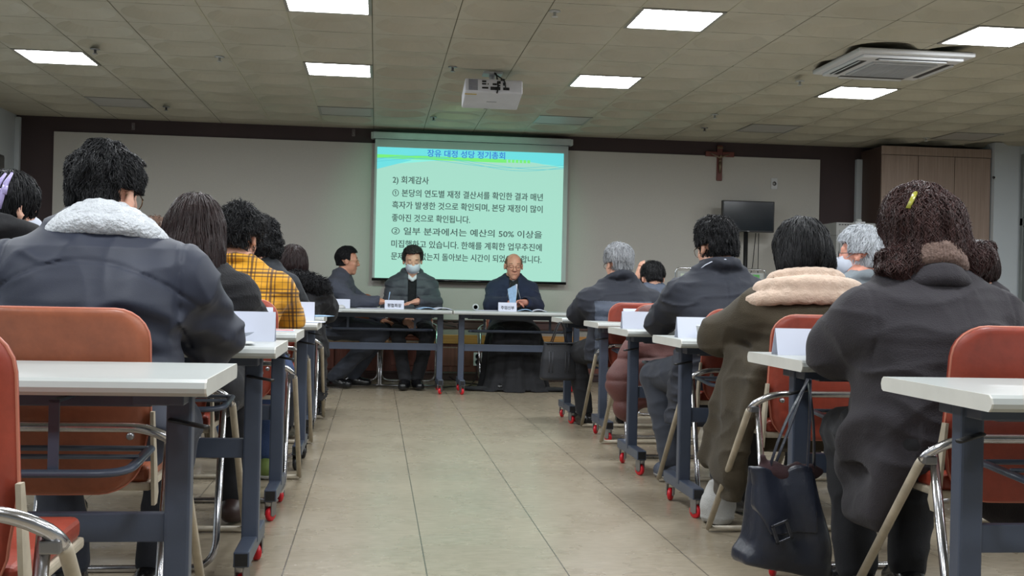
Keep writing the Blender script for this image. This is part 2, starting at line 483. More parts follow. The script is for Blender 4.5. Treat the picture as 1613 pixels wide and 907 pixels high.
# ------------------------------------------------------------------ projection screen with its slide
SY = YB - 0.13
scr = thing('projection_screen', 'pull-down projection screen on the back wall showing a mint green slide', 'projection screen', (0.918, SY, 0.965))
X0, X1 = -0.965, 0.965
mb = MB()
mb.box((X0 - .015, -.05, 1.388), (X1 + .015, .06, 1.455), bev=.012)
mb.box((X0 - .02, -.055, 1.388), (X1 + .02, .062, 1.398), bev=.003)
mb.build('housing', simple('screen_housing', (172, 178, 178), 0.4), scr)
for s_ in (X0 - .03, X1 + .015): 
    MB().box((s_, -.045, 1.392), (s_ + .015, .055, 1.45), bev=.004).build('end_cap', M['offwhite'], scr)
MB().box((X0 + .01, -.002, 0.03), (X1 - .01, .002, 1.40)).build('cloth', simple('screen_cloth', (176, 184, 182), 0.85, 0, .02), scr)
MB().tube([(X0 + .005, 0, .02), (X1 - .005, 0, .02)], .015, 10).build('weight_bar', M['black'], scr)
# slide: its own picture area; emission in the colours stands in for projected light
SX0, SX1, SZ0, SZ1 = X0 + .032, X1 - .055, 0.034, 1.312
def slide_mat(name, rgb, k=1.0):
    t = NT(name); c = srgb(*rgb)
    t.m.cycles.emission_sampling = 'AUTO' if name == 'slide_mint' else 'NONE'
    t.set(Base_Color=tuple(x * .12 for x in c[:3]) + (1,), Emission_Color=c, Emission_Strength=SLIDE_POWER * k * .93, Roughness=0.9); return t.m
S_MINT = slide_mat('slide_mint', (163, 216, 198)); S_CYAN = slide_mat('slide_cyan', (108, 218, 222)); S_GREEN = slide_mat('slide_green', (120, 232, 120))
S_TEAL = slide_mat('slide_teal_line', (92, 196, 205)); S_BLUE = slide_mat('slide_title_blue', (60, 122, 205)); S_DARK = slide_mat('slide_text_grey', (74, 96, 92))
S_PALE = slide_mat('slide_pale_cyan', (140, 232, 220))
def su(u): return SX0 + (SX1 - SX0) * u
def sv(v): return SZ1 - (SZ1 - SZ0) * v
slide = MB().box((SX0, -.004, SZ0), (SX1, -.002, SZ1)).build('slide', S_MINT, scr)
def ribbon(name, top, bot, mat, d, n=40, u0=0.0, u1=1.0):
    vs = []; fs = []
    for k in range(n + 1):
        u = u0 + (u1 - u0) * k / n
        vs += [(su(u), -d, sv(top(u))), (su(u), -d, sv(bot(u)))]
        if k: fs.append((2 * k - 2, 2 * k - 1, 2 * k + 1, 2 * k))
    return MB().add(vs, fs).build(name, mat, slide)
ribbon('header_band', lambda u: 0, lambda u: .065 + .035 * math.sin(u * 5.2 + 1.2) + .045 * u, S_CYAN, .0045)
ribbon('header_sweep', lambda u: .10 - .03 * math.sin(u * 3.1), lambda u: .085 + .04 * math.sin(u * 4.2 + 2.2) + .02, S_PALE, .0048)
ribbon('corner_swoosh', lambda u: .09, lambda u: .17 - .42 * u, S_CYAN, .0050, u1=.18)
ribbon('green_bar', lambda u: .057 + .005 * u, lambda u: .085 + .005 * u, S_GREEN, .0054, u1=.69)
for k in range(6):
    ribbon('green_dash', lambda u: .062, lambda u: .086, S_GREEN, .0054, 2, .697 + k * .021, .712 + k * .021)
for ph, am in ((0, .03), (.5, .045), (1.0, .025)):
    ribbon('wave_line', lambda u: .10 + am * math.sin(u * 6.0 + 2.8 + ph) , lambda u: .1035 + am * math.sin(u * 6.0 + 2.8 + ph), S_TEAL, .0058)
def slide_text(body, name, u0, u1, v, h, mat, off=0.0):
    m4 = Matrix.Translation((su(u0), -.0065, sv(v))) @ Matrix.Rotation(PI / 2, 4, 'X')
    W_ = su(u1) - su(u0); a0, a1 = text_span(body); k = W_ / (a1 - a0); ws = body.split(' ')
    for i in range(len(ws)):                   # one mesh per word
        w0, w1 = text_span(ws[i]); e = text_span(' '.join(ws[:i + 1]))[1]
        x = (e - (w1 - w0) - a0) * k
        text_mesh(ws[i], name, mat, width=(w1 - w0) * k, height=h, parent=slide, M4=Matrix.Translation((x, 0, 0)) @ m4, offset=off, bold=.020)
slide_text('장유 대정 성당 정기총회', 'slide_title', .265, .68, .058, .078, S_BLUE)
L = [('2) 회계감사', .085, .275, .262), ('① 본당의 연도별 재정 결산서를 확인한 결과 매년', .085, .89, .362), ('흑자가 발생한 것으로 확인되며, 본당 재정이 많이', .085, .89, .455),
     ('좋아진 것으로 확인됩니다.', .085, .50, .553), ('② 일부 분과에서는 예산의 50% 이상을', .085, .89, .653), ('미집행하고 있습니다. 한해를 계획한 업무추진에', .085, .89, .752),
     ('문제점은 없는지 돌아보는 시간이 되었으면 합니다.', .085, .89, .846)]
for b_, u0, u1, v_ in L: slide_text(b_, 'slide_text', u0, u1, v_ + .008, .080, S_DARK)

# ------------------------------------------------------------------ ceiling projector
pj = thing('projector', 'white ceiling projector with its ports and cables towards the viewer', 'projector', (0.80, 8.16, 2.315))
tilt = Matrix.Rotation(math.radians(-12), 4, 'X')
mb = MB().box((-.205, -.15, -.05), (.205, .17, .055), bev=.012, mat=tilt); mb.build('body', simple('projector_shell', (200, 200, 206), .4), pj)
def pface(x0, x1, z0, z1, d=.003): return ((x0, -.15 - d, z0), (x1, -.148, z1))
mb = MB()
for k in range(9): mb.box(*pface(-.18, -.115, .044 - k * .009 - .004, .044 - k * .009), mat=tilt)
mb.build('vent_grille', simple('projector_vent', (90, 90, 98), .5), pj)
mb = MB()
for (x0, x1, z0, z1) in ((-.085, -.055, .028, .040), (-.085, -.055, .010, .020), (-.085, -.04, -.02, -.008), (-.025, .045, -.028, -.004), (-.01, .02, .008, .022), (.028, .048, .02, .04), (.03, .045, .002, .012), (.065, .085, .008, .03), (.065, .11, -.026, -.006), (-.045, -.038, .01, .02)):
    mb.box(*pface(x0, x1, z0, z1, .004), bev=.001, mat=tilt, seg=1)
mb.build('ports', M['black_plastic'], pj)
mb = MB().lathe([(0, .168), (.03, .168), (.034, .185), (.026, .195), (0, .196)], 24, 'Y', (-.03, 0, -.01)); 
o_ = mb.build('lens', M['black'], pj); o_.matrix_local = tilt
MB().box((-.204, -.12, -.0515), (-.12, -.105, -.0495), mat=tilt).build('warning_strip', simple('yellow_strip', (190, 160, 60), .5), pj)
mb = MB()
for k in range(9): mb.box((-.035 + k * .008, .016, -.0512), (-.0295 + k * .008, .026, -.0498), mat=tilt)
mb.build('maker_mark', simple('mark_grey', (90, 92, 98), .6), pj)
mb = MB().tube([(0, .0, .05), (0, 0, ZC - 2.315)], .022, 14).box((-.07, -.07, .135), (.07, .07, ZC - 2.315), bev=.006).box((-.10, -.06, .045), (.10, .08, .075), bev=.008)
mb.build('ceiling_mount', M['white'], pj)
mb = MB().tube(fillet([(.0, -.03, .15), (.02, -.10, .13), (.03, -.16, .02), (.02, -.165, -.02)], .04), .006, 8).tube(fillet([(.0, -.03, .15), (.04, -.13, .10), (.075, -.165, .07), (.08, -.17, .02)], .03), .005, 8).box((.045, -.165, .07), (.075, -.145, .085), bev=.004)
mb.build('cables', M['black_plastic'], pj)

# added green lamp at the projector lens, wide enough to spill onto the ceiling
sl = bpy.data.lights.new('green_spill_lamp', 'SPOT'); sl.energy = 50; sl.color = (.32, 1.0, .62); sl.spot_size = math.radians(54); sl.spot_blend = .5; sl.shadow_soft_size = .03
so = bpy.data.objects.new('green_spill_lamp', sl); COL.objects.link(so); so.parent = pj; so.location = (-.03, .24, -.05)
so.rotation_euler = (math.radians(90 - 15), 0, 0)

# ------------------------------------------------------------------ cassette air conditioners
def cassette(loc, label):
    a = thing('air_conditioner', label, 'air conditioner', loc, 0, 'ceiling cassette air conditioners')
    w = .385
    mb = MB().box((-w, -w, -.035), (w, w, -.004), bev=.012).box((-w + .05, -w + .05, -.055), (w - .05, w - .05, -.03), bev=.012)
    mb.build('panel', simple('ac_panel', (206, 206, 208), .4, 0, .02), a)
    MB().box((-w + .015, -w + .015, -.006), (w - .015, w - .015, -.0005)).build('gasket', M['black_plastic'], a)
    mb = MB().box((-.22, -.22, -.066), (.22, .22, -.052), bev=.01)
    for k in range(20): mb.box((-.20, -.20 + k * .0205, -.070), (.20, -.195 + k * .0205, -.064))
    for k in range(9): mb.box((-.20 + k * .049, -.20, -.069), (-.196 + k * .049, .20, -.064))
    mb.build('intake_grille', simple('ac_grille', (178, 180, 184), .5), a)
    for q in range(4):
        rz = Matrix.Rotation(q * PI / 2, 4, 'Z')
        MB().box((-.23, -.325, -.0575), (.23, -.265, -.05), bev=.004, mat=rz).build('air_slot', M['black_plastic'], a)
        fm = rz @ Matrix.Translation((0, -.318, -.062)) @ Matrix.Rotation(math.radians(28), 4, 'X')
        MB().box((-.225, -.004, -.004), (.225, .062, .002), bev=.006, mat=fm).build('louver', M['white'], a)
    return a
cassette((3.335, 7.14, ZC), 'white four-way cassette air conditioner on the ceiling above the wood-grain cabinet side')
cassette((-2.85, 6.68, ZC), 'white cassette air conditioner cut by the picture edge above the navy jacket')
# ------------------------------------------------------------------ sprinklers and detectors
def sprinkler(loc, label, pale=False, group='ceiling sprinklers'):
    a = thing('sprinkler', label, 'sprinkler', loc, 0, group)
    MB().lathe([(0, 0), (.03, 0), (.034, -.004), (.02, -.008), (0, -.008)], 18).build('escutcheon', M['metal'] if not pale else M['offwhite'], a)
    MB().lathe([(0, -.008), (.009, -.008), (.008, -.028), (.018, -.032), (.018, -.035), (0, -.035)], 12).build('head', M['metal'] if not pale else M['offwhite'], a)
def cz(px, py):
    d = _f + _r2 * ((px - 806.5) / F_PX) - _u2 * ((py - 453.5) / F_PX)
    return Vector((0, 0, CAM_H)) + d * ((ZC - CAM_H) / d.z)
for px, py, lb, pale in ((713, 105, 'dark ceiling sprinkler ahead of the projector among the green-lit tiles', 0), (683, 184, 'dark ceiling sprinkler just above the screen housing', 0), (150, 77, 'ceiling sprinkler beside the lit panel over the lavender claw clip', 0),
                         (262, 168, 'small ceiling sprinkler near the back wall above the navy jacket', 0), (1260, 127, 'pale ceiling sprinkler beside the lit panel under the air conditioner', 1), (1110, 201, 'dark ceiling sprinkler near the wall above the crucifix', 0),
                         (1459, 217, 'pale ceiling sprinkler in front of the tall wood-grain cabinet', 1), (874, 17, 'small pale ceiling fitting among the domed tiles nearest the viewer', 1), (1126, 180, 'tiny pale ceiling fitting between air conditioner and projector', 1), (346, 89, 'small pale ceiling fitting between two lit panels', 1)):
    p = cz(px, py); sprinkler((p.x, p.y, ZC), lb, pale)

# ------------------------------------------------------------------ things on the back wall
cr = thing('crucifix', 'dark red-brown wooden crucifix hanging on the back wall', 'crucifix', (3.455, YB - .03, 2.24))
MB().box((-.028, -.012, -.17), (.028, .010, .19), bev=.004).box((-.15, -.014, .075), (-.028, .009, .125), bev=.004).box((.028, -.014, .075), (.15, .009, .125), bev=.004).build('cross', wood('cross_wood', (84, 34, 26), (118, 56, 42), (20, 20, 3), .4), cr)
mb = MB().tube([(0, -.02, .02), (0, -.028, -.03), (0, -.022, -.09)], [.017, .014, .008], 10).tube([(0, -.022, .05), (0, -.028, .02)], [.012, .018], 10)
mb.tube([(-.10, -.02, .105), (-.05, -.022, .085), (0, -.024, .06), (.05, -.022, .085), (.10, -.02, .105)], [.005, .007, .011, .007, .005], 8)
mb.lathe([(0, .055), (.012, .062), (.016, .075), (.011, .09), (0, .094)], 12, 'Z', (0.004, -.026, 0))
mb.build('figure', simple('bronze_figure', (128, 110, 92), .4, .5), cr)
MB().box((-.03, -.018, .155), (.03, -.012, .175), bev=.002).build('title_plate', simple('plate_bronze', (110, 92, 70), .4, .5), cr)
pl = thing('wall_plate', 'white single wall plate with a round jack above the television', 'wall plate', (4.04, YB - .022, 2.06))
MB().box((-.034, -.010, -.058), (.034, 0, .058), bev=.004).build('plate', M['white'], pl)
MB().lathe([(0, -.018), (.012, -.018), (.014, -.010), (.022, -.0105), (.022, -.008)], 18, 'Y').build('jack', M['metal'], pl)
ot = thing('power_socket', 'white double power socket on the dark wood wainscot beside the cassock', 'power socket', (1.02, YB - .05, 0.215))
MB().box((-.042, -.012, -.066), (.042, 0, .066), bev=.004).build('plate', M['white'], ot)
for z in (.028, -.028):
    MB().lathe([(.027, -.012), (.027, -.016), (.022, -.016), (.021, -.008), (0, -.008)], 20, 'Y', (0, 0, z)).build('outlet', simple('socket_grey', (120, 122, 124), .5), ot)
hook = None
for px, py, lb in ((210, 199, 'clear adhesive hook on the dark brown wall strip above the navy jacket'), (557, 209, 'clear adhesive hook on the dark wall strip beside the screen housing')):
    p = at_Y(px, py, YB)
    h_ = thing('adhesive_hook', lb, 'hook', (p.x, YB, p.z), 0, 'clear adhesive hooks')
    MB().box((-.016, -.006, -.035), (.016, 0, .035), bev=.003).build('base', simple('clear_plastic', (112, 104, 106), .15), h_)
    MB().tube([(0, -.006, -.005), (0, -.028, -.02), (0, -.03, .008)], .004, 8).build('peg', M['metal'], h_)
sp = thing('speaker_box', 'black box speaker on the pale side wall above the claw clip', 'speaker', (XL + .0, 10.2, 1.86))
MB().box((0, -.14, -.15), (.2, .14, .12), bev=.01).build('case', M['black_plastic'], sp)
MB().box((.2, -.12, -.13), (.206, .12, .10), bev=.002).build('grille', M['black'], sp)

# ------------------------------------------------------------------ television on a pole stand
TY = 11.0
p = at_Y(1178, 341, TY)
tv = thing('television', 'wall-coloured reflection on a black flat television on a pole stand', 'television', (p.x, TY, 0))
tv['label'] = 'black flat television on a black pole stand near the crucifix'
zc_ = p.z
MB().box((-.268, -.02, zc_ - .155), (.268, .03, zc_ + .155), bev=.006).build('bezel', M['black_plastic'], tv)
MB().box((-.256, -.022, zc_ - .140), (.256, -.018, zc_ + .145)).build('display', simple('tv_glass', (16, 20, 28), .12), tv)
MB().box((-.012, -.0215, zc_ - .151), (.012, -.019, zc_ - .146)).build('logo', M['metal'], tv)
MB().tube([(-.0, .05, .05), (-.0, .05, zc_)], .022, 14).tube([(0, .05, 1.10), (0, .05, 1.14)], .028, 14).build('pole', M['black_plastic'], tv)
MB().box((-.28, -.14, .03), (.28, .18, .05), bev=.006).tube([(-.26, -.12, .02), (.26, -.12, .02)], .02, 8).tube([(-.26, .16, .02), (.26, .16, .02)], .02, 8).build('base', M['black_plastic'], tv)
MB().tube([(.10, .04, zc_ - .16), (.08, .06, 1.20), (.03, .055, 1.0)], .004, 6).tube([(.13, .04, zc_ - .16), (.14, .07, 1.1), (.16, .08, .6)], .004, 6).build('cables', M['black_plastic'], tv)

# rolling board with rounded chrome frame behind the seated listeners
bd = thing('rolling_board', 'low board with rounded chrome frame and green poster behind the navy coat', 'board', (4.22, 10.4, 0))
p0 = at_Y(1064, 418, 10.2); p1 = at_Y(1206, 434, 10.2)
bd.location = ((p0.x + p1.x) / 2, 10.2, 0); hw = (p1.x - p0.x) / 2; zt = (p0.z + p1.z) / 2 + .015
fr = fillet([(-hw, 0, .35), (-hw, 0, zt), (hw, 0, zt), (hw, 0, .35)], .05)
MB().tube(fr, .008, 10).build('frame', M['chrome'], bd)
MB().box((-hw + .02, -.003, .5), (hw - .02, .006, zt - .03), bev=.002).build('panel', simple('board_grey', (150, 152, 150), .6), bd)
MB().box((-.03, -.006, zt - .30), (hw - .06, -.003, zt - .045)).build('poster', simple('poster_green', (86, 158, 84), .6, 0, .3, 14), bd)
MB().box((-hw + .05, -.006, zt - .30), (-.08, -.003, zt - .05)).build('poster', simple('poster_pale', (176, 186, 170), .6, 0, .2, 20), bd)
for s_ in (-1, 1):
    MB().tube([(s_ * hw, 0, .35), (s_ * hw, 0, .08)], .008, 8).tube([(s_ * hw, -.2, .06), (s_ * hw, .2, .06)], .012, 8).tube([(s_ * hw - .012, -.2, .03), (s_ * hw + .012, -.2, .03)], .03, 12).tube([(s_ * hw - .012, .2, .03), (s_ * hw + .012, .2, .03)], .03, 12).build('leg', M['metal'], bd)

# grey equipment rack
RYY = 10.2
p0 = at_Y(1318, 350, RYY); p1 = at_Y(1381, 350, RYY); pb = at_Y(1290, 350, RYY + .55)
rk = thing('equipment_rack', 'grey steel equipment rack with a glass door beside the cabinet', 'equipment rack', ((p0.x + p1.x) / 2, RYY, 0))
w = (p1.x - p0.x) / 2; H_ = p0.z
m_rack = simple('rack_grey', (142, 142, 140), .45)
mb = MB().box((-w, 0, .06), (w, .58, H_ - .12), bev=.004).box((-w - .004, -.004, H_ - .12), (w + .004, .584, H_), bev=.005)
mb.build('cabinet', m_rack, rk)
MB().box((-w + .03, -.012, .12), (w - .02, -.002, H_ - .07), bev=.003).build('door_frame', m_rack, rk)
dg_ = MB().box((-w + .055, -.015, .16), (w - .045, -.010, H_ - .10)).build('door_glass', simple('rack_dark_glass', (40, 44, 48), .15), rk)
MB().box((-w + .06, -.018, H_ - .33), (-w + .17, -.015, H_ - .20)).build('notice', simple('notice_purple', (112, 84, 136), .6, 0, .3, 30), rk)
MB().box((-w + .05, -.018, H_ - .40), (-w + .16, -.015, H_ - .345)).build('notice', simple('notice_yellow', (198, 168, 40), .6), rk)
MB().box((-w + .08, -.018, H_ - .17), (-w + .26, -.015, H_ - .13)).build('notice', simple('notice_white', (160, 166, 180), .6), rk)
MB().box((-.03, -.02, H_ - .085), (.03, -.012, H_ - .06), bev=.004).build('latch', M['black_plastic'], rk)
mb = MB()
for k in range(12): mb.box((-w + .02 + k * .027, -.006, H_ - .025), (-w + .038 + k * .027, -.003, H_ - .016))
mb.build('vent_slots', M['black_plastic'], rk)
for sx_ in (-1, 1):
    for yy in (.06, .5): MB().tube([(sx_ * (w - .05), yy, .0), (sx_ * (w - .05), yy, .06)], .02, 10).build('foot', M['black_plastic'], rk)
pc_ = at_Y(1352, 347, RYY + .12)
wc = thing('webcam', 'small white gadget sitting on top of the grey rack', 'gadget', (pc_.x, RYY + .1, H_))
MB().box((-.05, -.03, 0), (.05, .03, .018), bev=.005).build('base', M['white'], wc)
MB().lathe([(0, .018), (.022, .018), (.026, .03), (.018, .042), (0, .044)], 16, 'Z', (.0, 0, 0)).build('dome', M['offwhite'], wc)

# ------------------------------------------------------------------ tall wood-grain cabinet
CY0 = 10.80
xa, xb = at_Y(1388, 300, CY0).x, at_Y(1560, 300, CY0).x
cb = thing('storage_cabinet', 'floor-to-ceiling taupe wood-grain cabinet with tall doors at the wall', 'cabinet', (xa, CY0, 0))
wd = xb - xa; zt = at_Y(1388, 229, CY0).z
MB().box((0, .02, 0), (wd, .49, zt - .005), bev=.003).build('body', M['cab_dark'], cb)
MB().box((-.001, -.002, zt - .085), (wd, .02, zt), bev=.002).build('cornice', M['cab_wood'], cb)
nd = 3
for k in range(nd):
    d_ = MB().box((k * wd / nd + .003, 0, .09), ((k + 1) * wd / nd - .003, .02, zt - .09), bev=.002).build('door', M['cab_wood'], cb)
    MB().tube([(k * wd / nd + (.04 if k % 2 else wd / nd - .04), -.02, 1.0), (k * wd / nd + (.04 if k % 2 else wd / nd - .04), -.02, 1.14)], .005, 8).build('handle', M['metal'], d_)
MB().box((0.003, .01, 0), (wd - .003, .03, .088)).build('plinth', M['cab_dark'], cb)
# small black camera fixed to the pier
p = at_Y(1564, 280, 10.75)
wm = thing('wall_sensor', 'small black and white sensor fixed on the white pier', 'sensor', (p.x, 10.75, p.z))
MB().box((-.012, -.02, -.012), (.03, 0, .012), bev=.004).build('case', M['white'], wm)
MB().lathe([(0, -.03), (.012, -.03), (.014, -.018), (.0, -.018)], 12, 'Y', (-.004, 0, 0)).build('eye', M['black'], wm)

# ------------------------------------------------------------------ folding training tables
def caster(parent, x, y, red=True, yawr=0.0):
    R_ = .028 if red else .034
    mz = Matrix.Translation((x, y, 0)) @ Matrix.Rotation(yawr, 4, 'Z')
    mb = MB()
    for s_ in (-1, 1): mb.box((s_ * .014 - .002, -.018, R_ - .004), (s_ * .014 + .002, .014, .078), mat=mz)
    mb.box((-.02, -.02, .074), (.02, .02, .082), mat=mz)
    c_ = mb.build('caster', M['metal'] if red else M['black_plastic'], parent)
    w_ = MB().lathe([(0, -.010), (R_ * .8, -.010), (R_, -.006), (R_, .006), (R_ * .8, .010), (0, .010)], 20, 'X')
    w_.v = [tuple(mz @ Vector((a, b, c + R_))) for a, b, c in w_.v]
    w_.build('wheel', M['red_wheel'] if red else M['black_plastic'], c_)
    h_ = MB().lathe([(0, -.0135), (.011, -.013), (.011, .013), (0, .0135)], 12, 'X')
    h_.v = [tuple(mz @ Vector((a, b, c + R_))) for a, b, c in h_.v]
    h_.build('hub', M['metal'], c_)
def make_table(width, red, name='training_table'):
    """origin on the floor under the middle of the top; users sit on the -y side"""
    t_ = thing(name, 'x', 'table'); w = width / 2; d = .24
    prof = [(-d + .012, .687), (d - .012, .687), (d - .004, .691), (d, .703), (d - .004, .714), (d - .012, .72), (-d + .012, .72), (-d + .004, .714), (-d, .703), (-d + .004, .694)]
    MB().prism(prof, 'X', -w + .003, w - .003).build('tabletop', M['top'], t_)
    for s_ in (-1, 1):
        e_ = MB().prism([(a * 1.003, b) for a, b in prof], 'X', min(s_ * w, s_ * (w - .004)), max(s_ * w, s_ * (w - .004)))
        e_.build('end_band', M['edge'], t_)
        mb = MB().box((s_ * (w - .085) - .026, -.022, .105), (s_ * (w - .085) + .026, .022, .69), bev=.006)
        l_ = mb.build('leg', M['steel_blue'], t_)
        MB().box((s_ * (w - .115) - .05, -.09, .655), (s_ * (w - .115) + .05, .09, .689), bev=.003).build('bracket', M['steel_blue'], t_)
        MB().tube([(s_ * (w - .05) - s_ * .05, -.03, .62), (s_ * (w - .02), -.085, .612)], .006, 8, flat=(1.6, .8)).build('release_lever', M['black_plastic'], t_)
        f_ = MB().box((s_ * (w - .085) - .023, -.235, .080), (s_ * (w - .085) + .023, .235, .125), bev=.004)
        fo = f_.build('foot', M['steel_blue'], t_)
        for q in (-1, 1):
            MB().box((s_ * (w - .085) - .018, q * .2362 - .001, .085), (s_ * (w - .085) + .018, q * .2362 + .001, .120)).build('end_plug', M['black_plastic'], fo)
            caster(t_, s_ * (w - .085), q * .195, red, .5 * s_ * q)
    MB().box((-w + .11, -.012, .365), (w - .11, .012, .425), bev=.003).build('rail', M['steel_blue'], t_)
    MB().box((-w + .14, -.02, .645), (w - .14, .02, .689), bev=.003).build('apron', M['steel_blue'], t_)
    u = fillet([(-w + .16, .08, .545), (-w + .16, -.16, .53), (w - .16, -.16, .53), (w - .16, .08, .545)], .07)
    mb = MB().tube(u, .009, 10, flat=(1.2, .9)).tube([(-w + .16, .06, .548), (w - .16, .06, .548)], .006, 8).tube([(-w + .16, -.04, .545), (w - .16, -.04, .545)], .005, 8)
    mb.build('book_shelf', M['steel_blue'], t_)
    for x in (-w + .30, w - .30):
        MB().box((x - .010, -.145, .53), (x + .010, -.140, .67)).box((x - .010, -.145, .665), (x + .010, .0, .671)).build('hanger', M['steel_blue'], t_)
    return t_
LXE = [-.312, -.285, -.295, -.278, -.30, -.285]; LC = [2.43, 3.60, 4.62, 5.84, 6.98, 8.20]
RXE = [1.175, 1.205, 1.215, 1.235, 1.33, 1.265]; RC = [2.29, 3.34, 4.66, 5.72, 6.95, 7.88]
pt_red = make_table(1.8, True); pt_blk = make_table(1.8, False)
used = [False, False]
ll = ['pale grey training table nearest the viewer behind the navy jacket with fleece collar', 'training table where the navy jacket with fleece collar sits, papers on it', 'training table with a red-printed envelope on its end',
      'training table in front of the yellow plaid shirt, on black casters', 'training table in front of the black curly hair, on black casters', 'training table in front of the black coat with furry shoulders, nearest the head table']
rl = ['training table nearest the viewer behind the charcoal coat, its worn end facing the aisle', 'training table with the black leather handbag hanging at its end', 'training table in front of the olive coat with shearling collar',
      'training table in front of the plain navy coat', 'training table with the maroon padded coat behind it', 'training table in front of the grey-haired man, black tote hanging at its end']
for k in range(6):
    b = k >= 3
    pr = pt_blk if b else pt_red; i_ = 1 if b else 0
    place(pr, used[i_], (LXE[k] - .9, LC[k], 0), 0, ll[k], 'training tables facing the screen'); used[i_] = True
for k in range(6):
    place(pt_red, True, (RXE[k] + .9, RC[k], 0), 0, rl[k], 'training tables facing the screen')
pt_f = make_table(1.19, True)
place(pt_f, False, (.057, 9.95, 0), PI, 'head table of the masked man and the man in profile', 'head tables below the screen')
place(pt_f, True, (1.262, 9.93, 0), PI, 'head table of the bespectacled priest in a cassock', 'head tables below the screen')

# ------------------------------------------------------------------ folding chairs
def make_chair(vin, name='folding_chair', legs='cream'):
    """origin on the floor under the seat, sitter faces +y"""
    c_ = thing(name, 'x', 'chair')
    # back pad: rounded, gently curved
    z0, z1, W = .405, .838, .207
    def hw(z):
        a = (z - z0) / (z1 - z0); r0, r1 = .10, .075
        if z < z0 + r0: q = 1 - (z - z0) / r0; return W - .015 - r0 * (1 - math.sqrt(max(0, 1 - q * q)))
        if z > z1 - r1: q = 1 - (z1 - z) / r1; return W - r1 * (1 - math.sqrt(max(0, 1 - q * q)))
        return W - .015 * (1 - min(1, (z - z0 - r0) / .08))
    def yb(x, z): return -.205 - (z - z0) * .15 + .030 * (x / W) ** 2
    nz, nx = 22, 14; zs = [z0 + (z1 - z0) * (0.5 - 0.5 * math.cos(PI * k / nz)) for k in range(nz + 1)]
    vs = []; fs = []
    for side in (0, 1):
        for z in zs:
            for i in range(nx + 1):
                u = -1 + 2 * i / nx; x = u * max(hw(z), .02)
                edge = min(1.0, (1 - abs(u)) * hw(z) / .018 , max(0.0, min((z - z0), (z1 - z))) / .018 + .0)
                th = .009 + .009 * math.sqrt(max(0, 1 - (1 - edge) ** 2))
                y = yb(x, z) + (th if side else -th)
                vs.append((x, y, z))
    n1 = (nz + 1) * (nx + 1)
    for side in (0, 1):
        for a in range(nz):
            for i in range(nx):
                q = side * n1 + a * (nx + 1) + i
                fs.append((q, q + 1, q + nx + 2, q + nx + 1))
    ring = [i for i in range(nx + 1)] + [a * (nx + 1) + nx for a in range(1, nz + 1)] + [nz * (nx + 1) + i for i in range(nx - 1, -1, -1)] + [a * (nx + 1) for a in range(nz - 1, 0, -1)]
    for k in range(len(ring)):
        a, b = ring[k], ring[(k + 1) % len(ring)]
        fs.append((a, b, b + n1, a + n1))
    MB().add(vs, fs, 0, True).build('backrest', M[vin], c_)
    rim = []
    for k in ring:
        p = Vector(vs[k]); p.y = yb(p.x, p.z) - .006; rim.append(p)
    rim2 = [rim[i] for i in range(len(rim)) if i == 0 or (rim[i] - rim[i - 1]).length > .004]
    MB().tube(rim2, .0035, 6, closed=True).build('piping', M['vinyl_piping'], c_)
    MB().box((-.20, -.185, .425), (.20, .20, .468), bev=.018, seg=4).build('seat', M[vin], c_)
    MB().box((-.205, -.19, .408), (.205, .205, .428), bev=.006).build('seat_pan', M['cream'], c_)
    for s_ in (-1, 1):
        pr = [(-.235, .60), (-.215, .60), (-.150, .40), (-.165, .375), (-.195, .375), (-.205, .42)]
        x_ = s_ * .214
        MB().prism(pr, 'X', x_ - .004, x_ + .004).build('side_plate', M['cream'], c_)
        MB().lathe([(0, -.014), (.007, -.013), (.009, -.009), (.009, .0), (0, .0)], 12, 'Y', (s_ * .17, -.245, .545)).build('screw', M['metal'], c_)
        MB().box((s_ * .272 - .016, -.275, .505), (s_ * .272 + .014, -.245, .525), bev=.003).build('clip', M['metal'], c_)
    path = fillet([(-.285, .20, .014), (-.285, -.262, .53), (-.215, -.300, .572), (.215, -.300, .572), (.285, -.262, .53), (.285, .20, .014)], .09, 8)
    front = fillet([(-.285, .17, .05), (-.285, .205, .012), (.285, .205, .012), (.285, .17, .05)], .03)
    lo_ = [q for q in path if q.z < .52]; n2 = len(lo_) // 2
    MB().tube(lo_[:n2], .0115, 12).tube(lo_[n2:], .0115, 12).tube([(-.285, .195, .013), (.285, .195, .013)], .011, 10).build('front_frame', M[legs], c_)
    MB().tube([lo_[n2 - 1]] + [q for q in path if q.z >= .52] + [lo_[n2]], .0118, 12).build('back_bar', M['chrome'], c_)
    path = fillet([(-.258, -.250, .545), (-.258, -.385, .012), (.258, -.385, .012), (.258, -.250, .545)], .085, 8)
    MB().tube(path, .0115, 12).build('rear_frame', M['chrome'], c_)
    return c_
ch = {'o': make_chair('vinyl_orange'), 'r': make_chair('vinyl_red'), 'h': make_chair('vinyl_orange', legs='chrome')}; cu_ = {'o': False, 'r': False, 'h': False}
def chair(kind, xc, yback, label, rotz=0.0, origin=None):
    loc = origin or (xc, yback + .27, 0)
    o = place(ch[kind], cu_[kind], loc, rotz, label, 'vinyl folding chairs'); cu_[kind] = True; return o
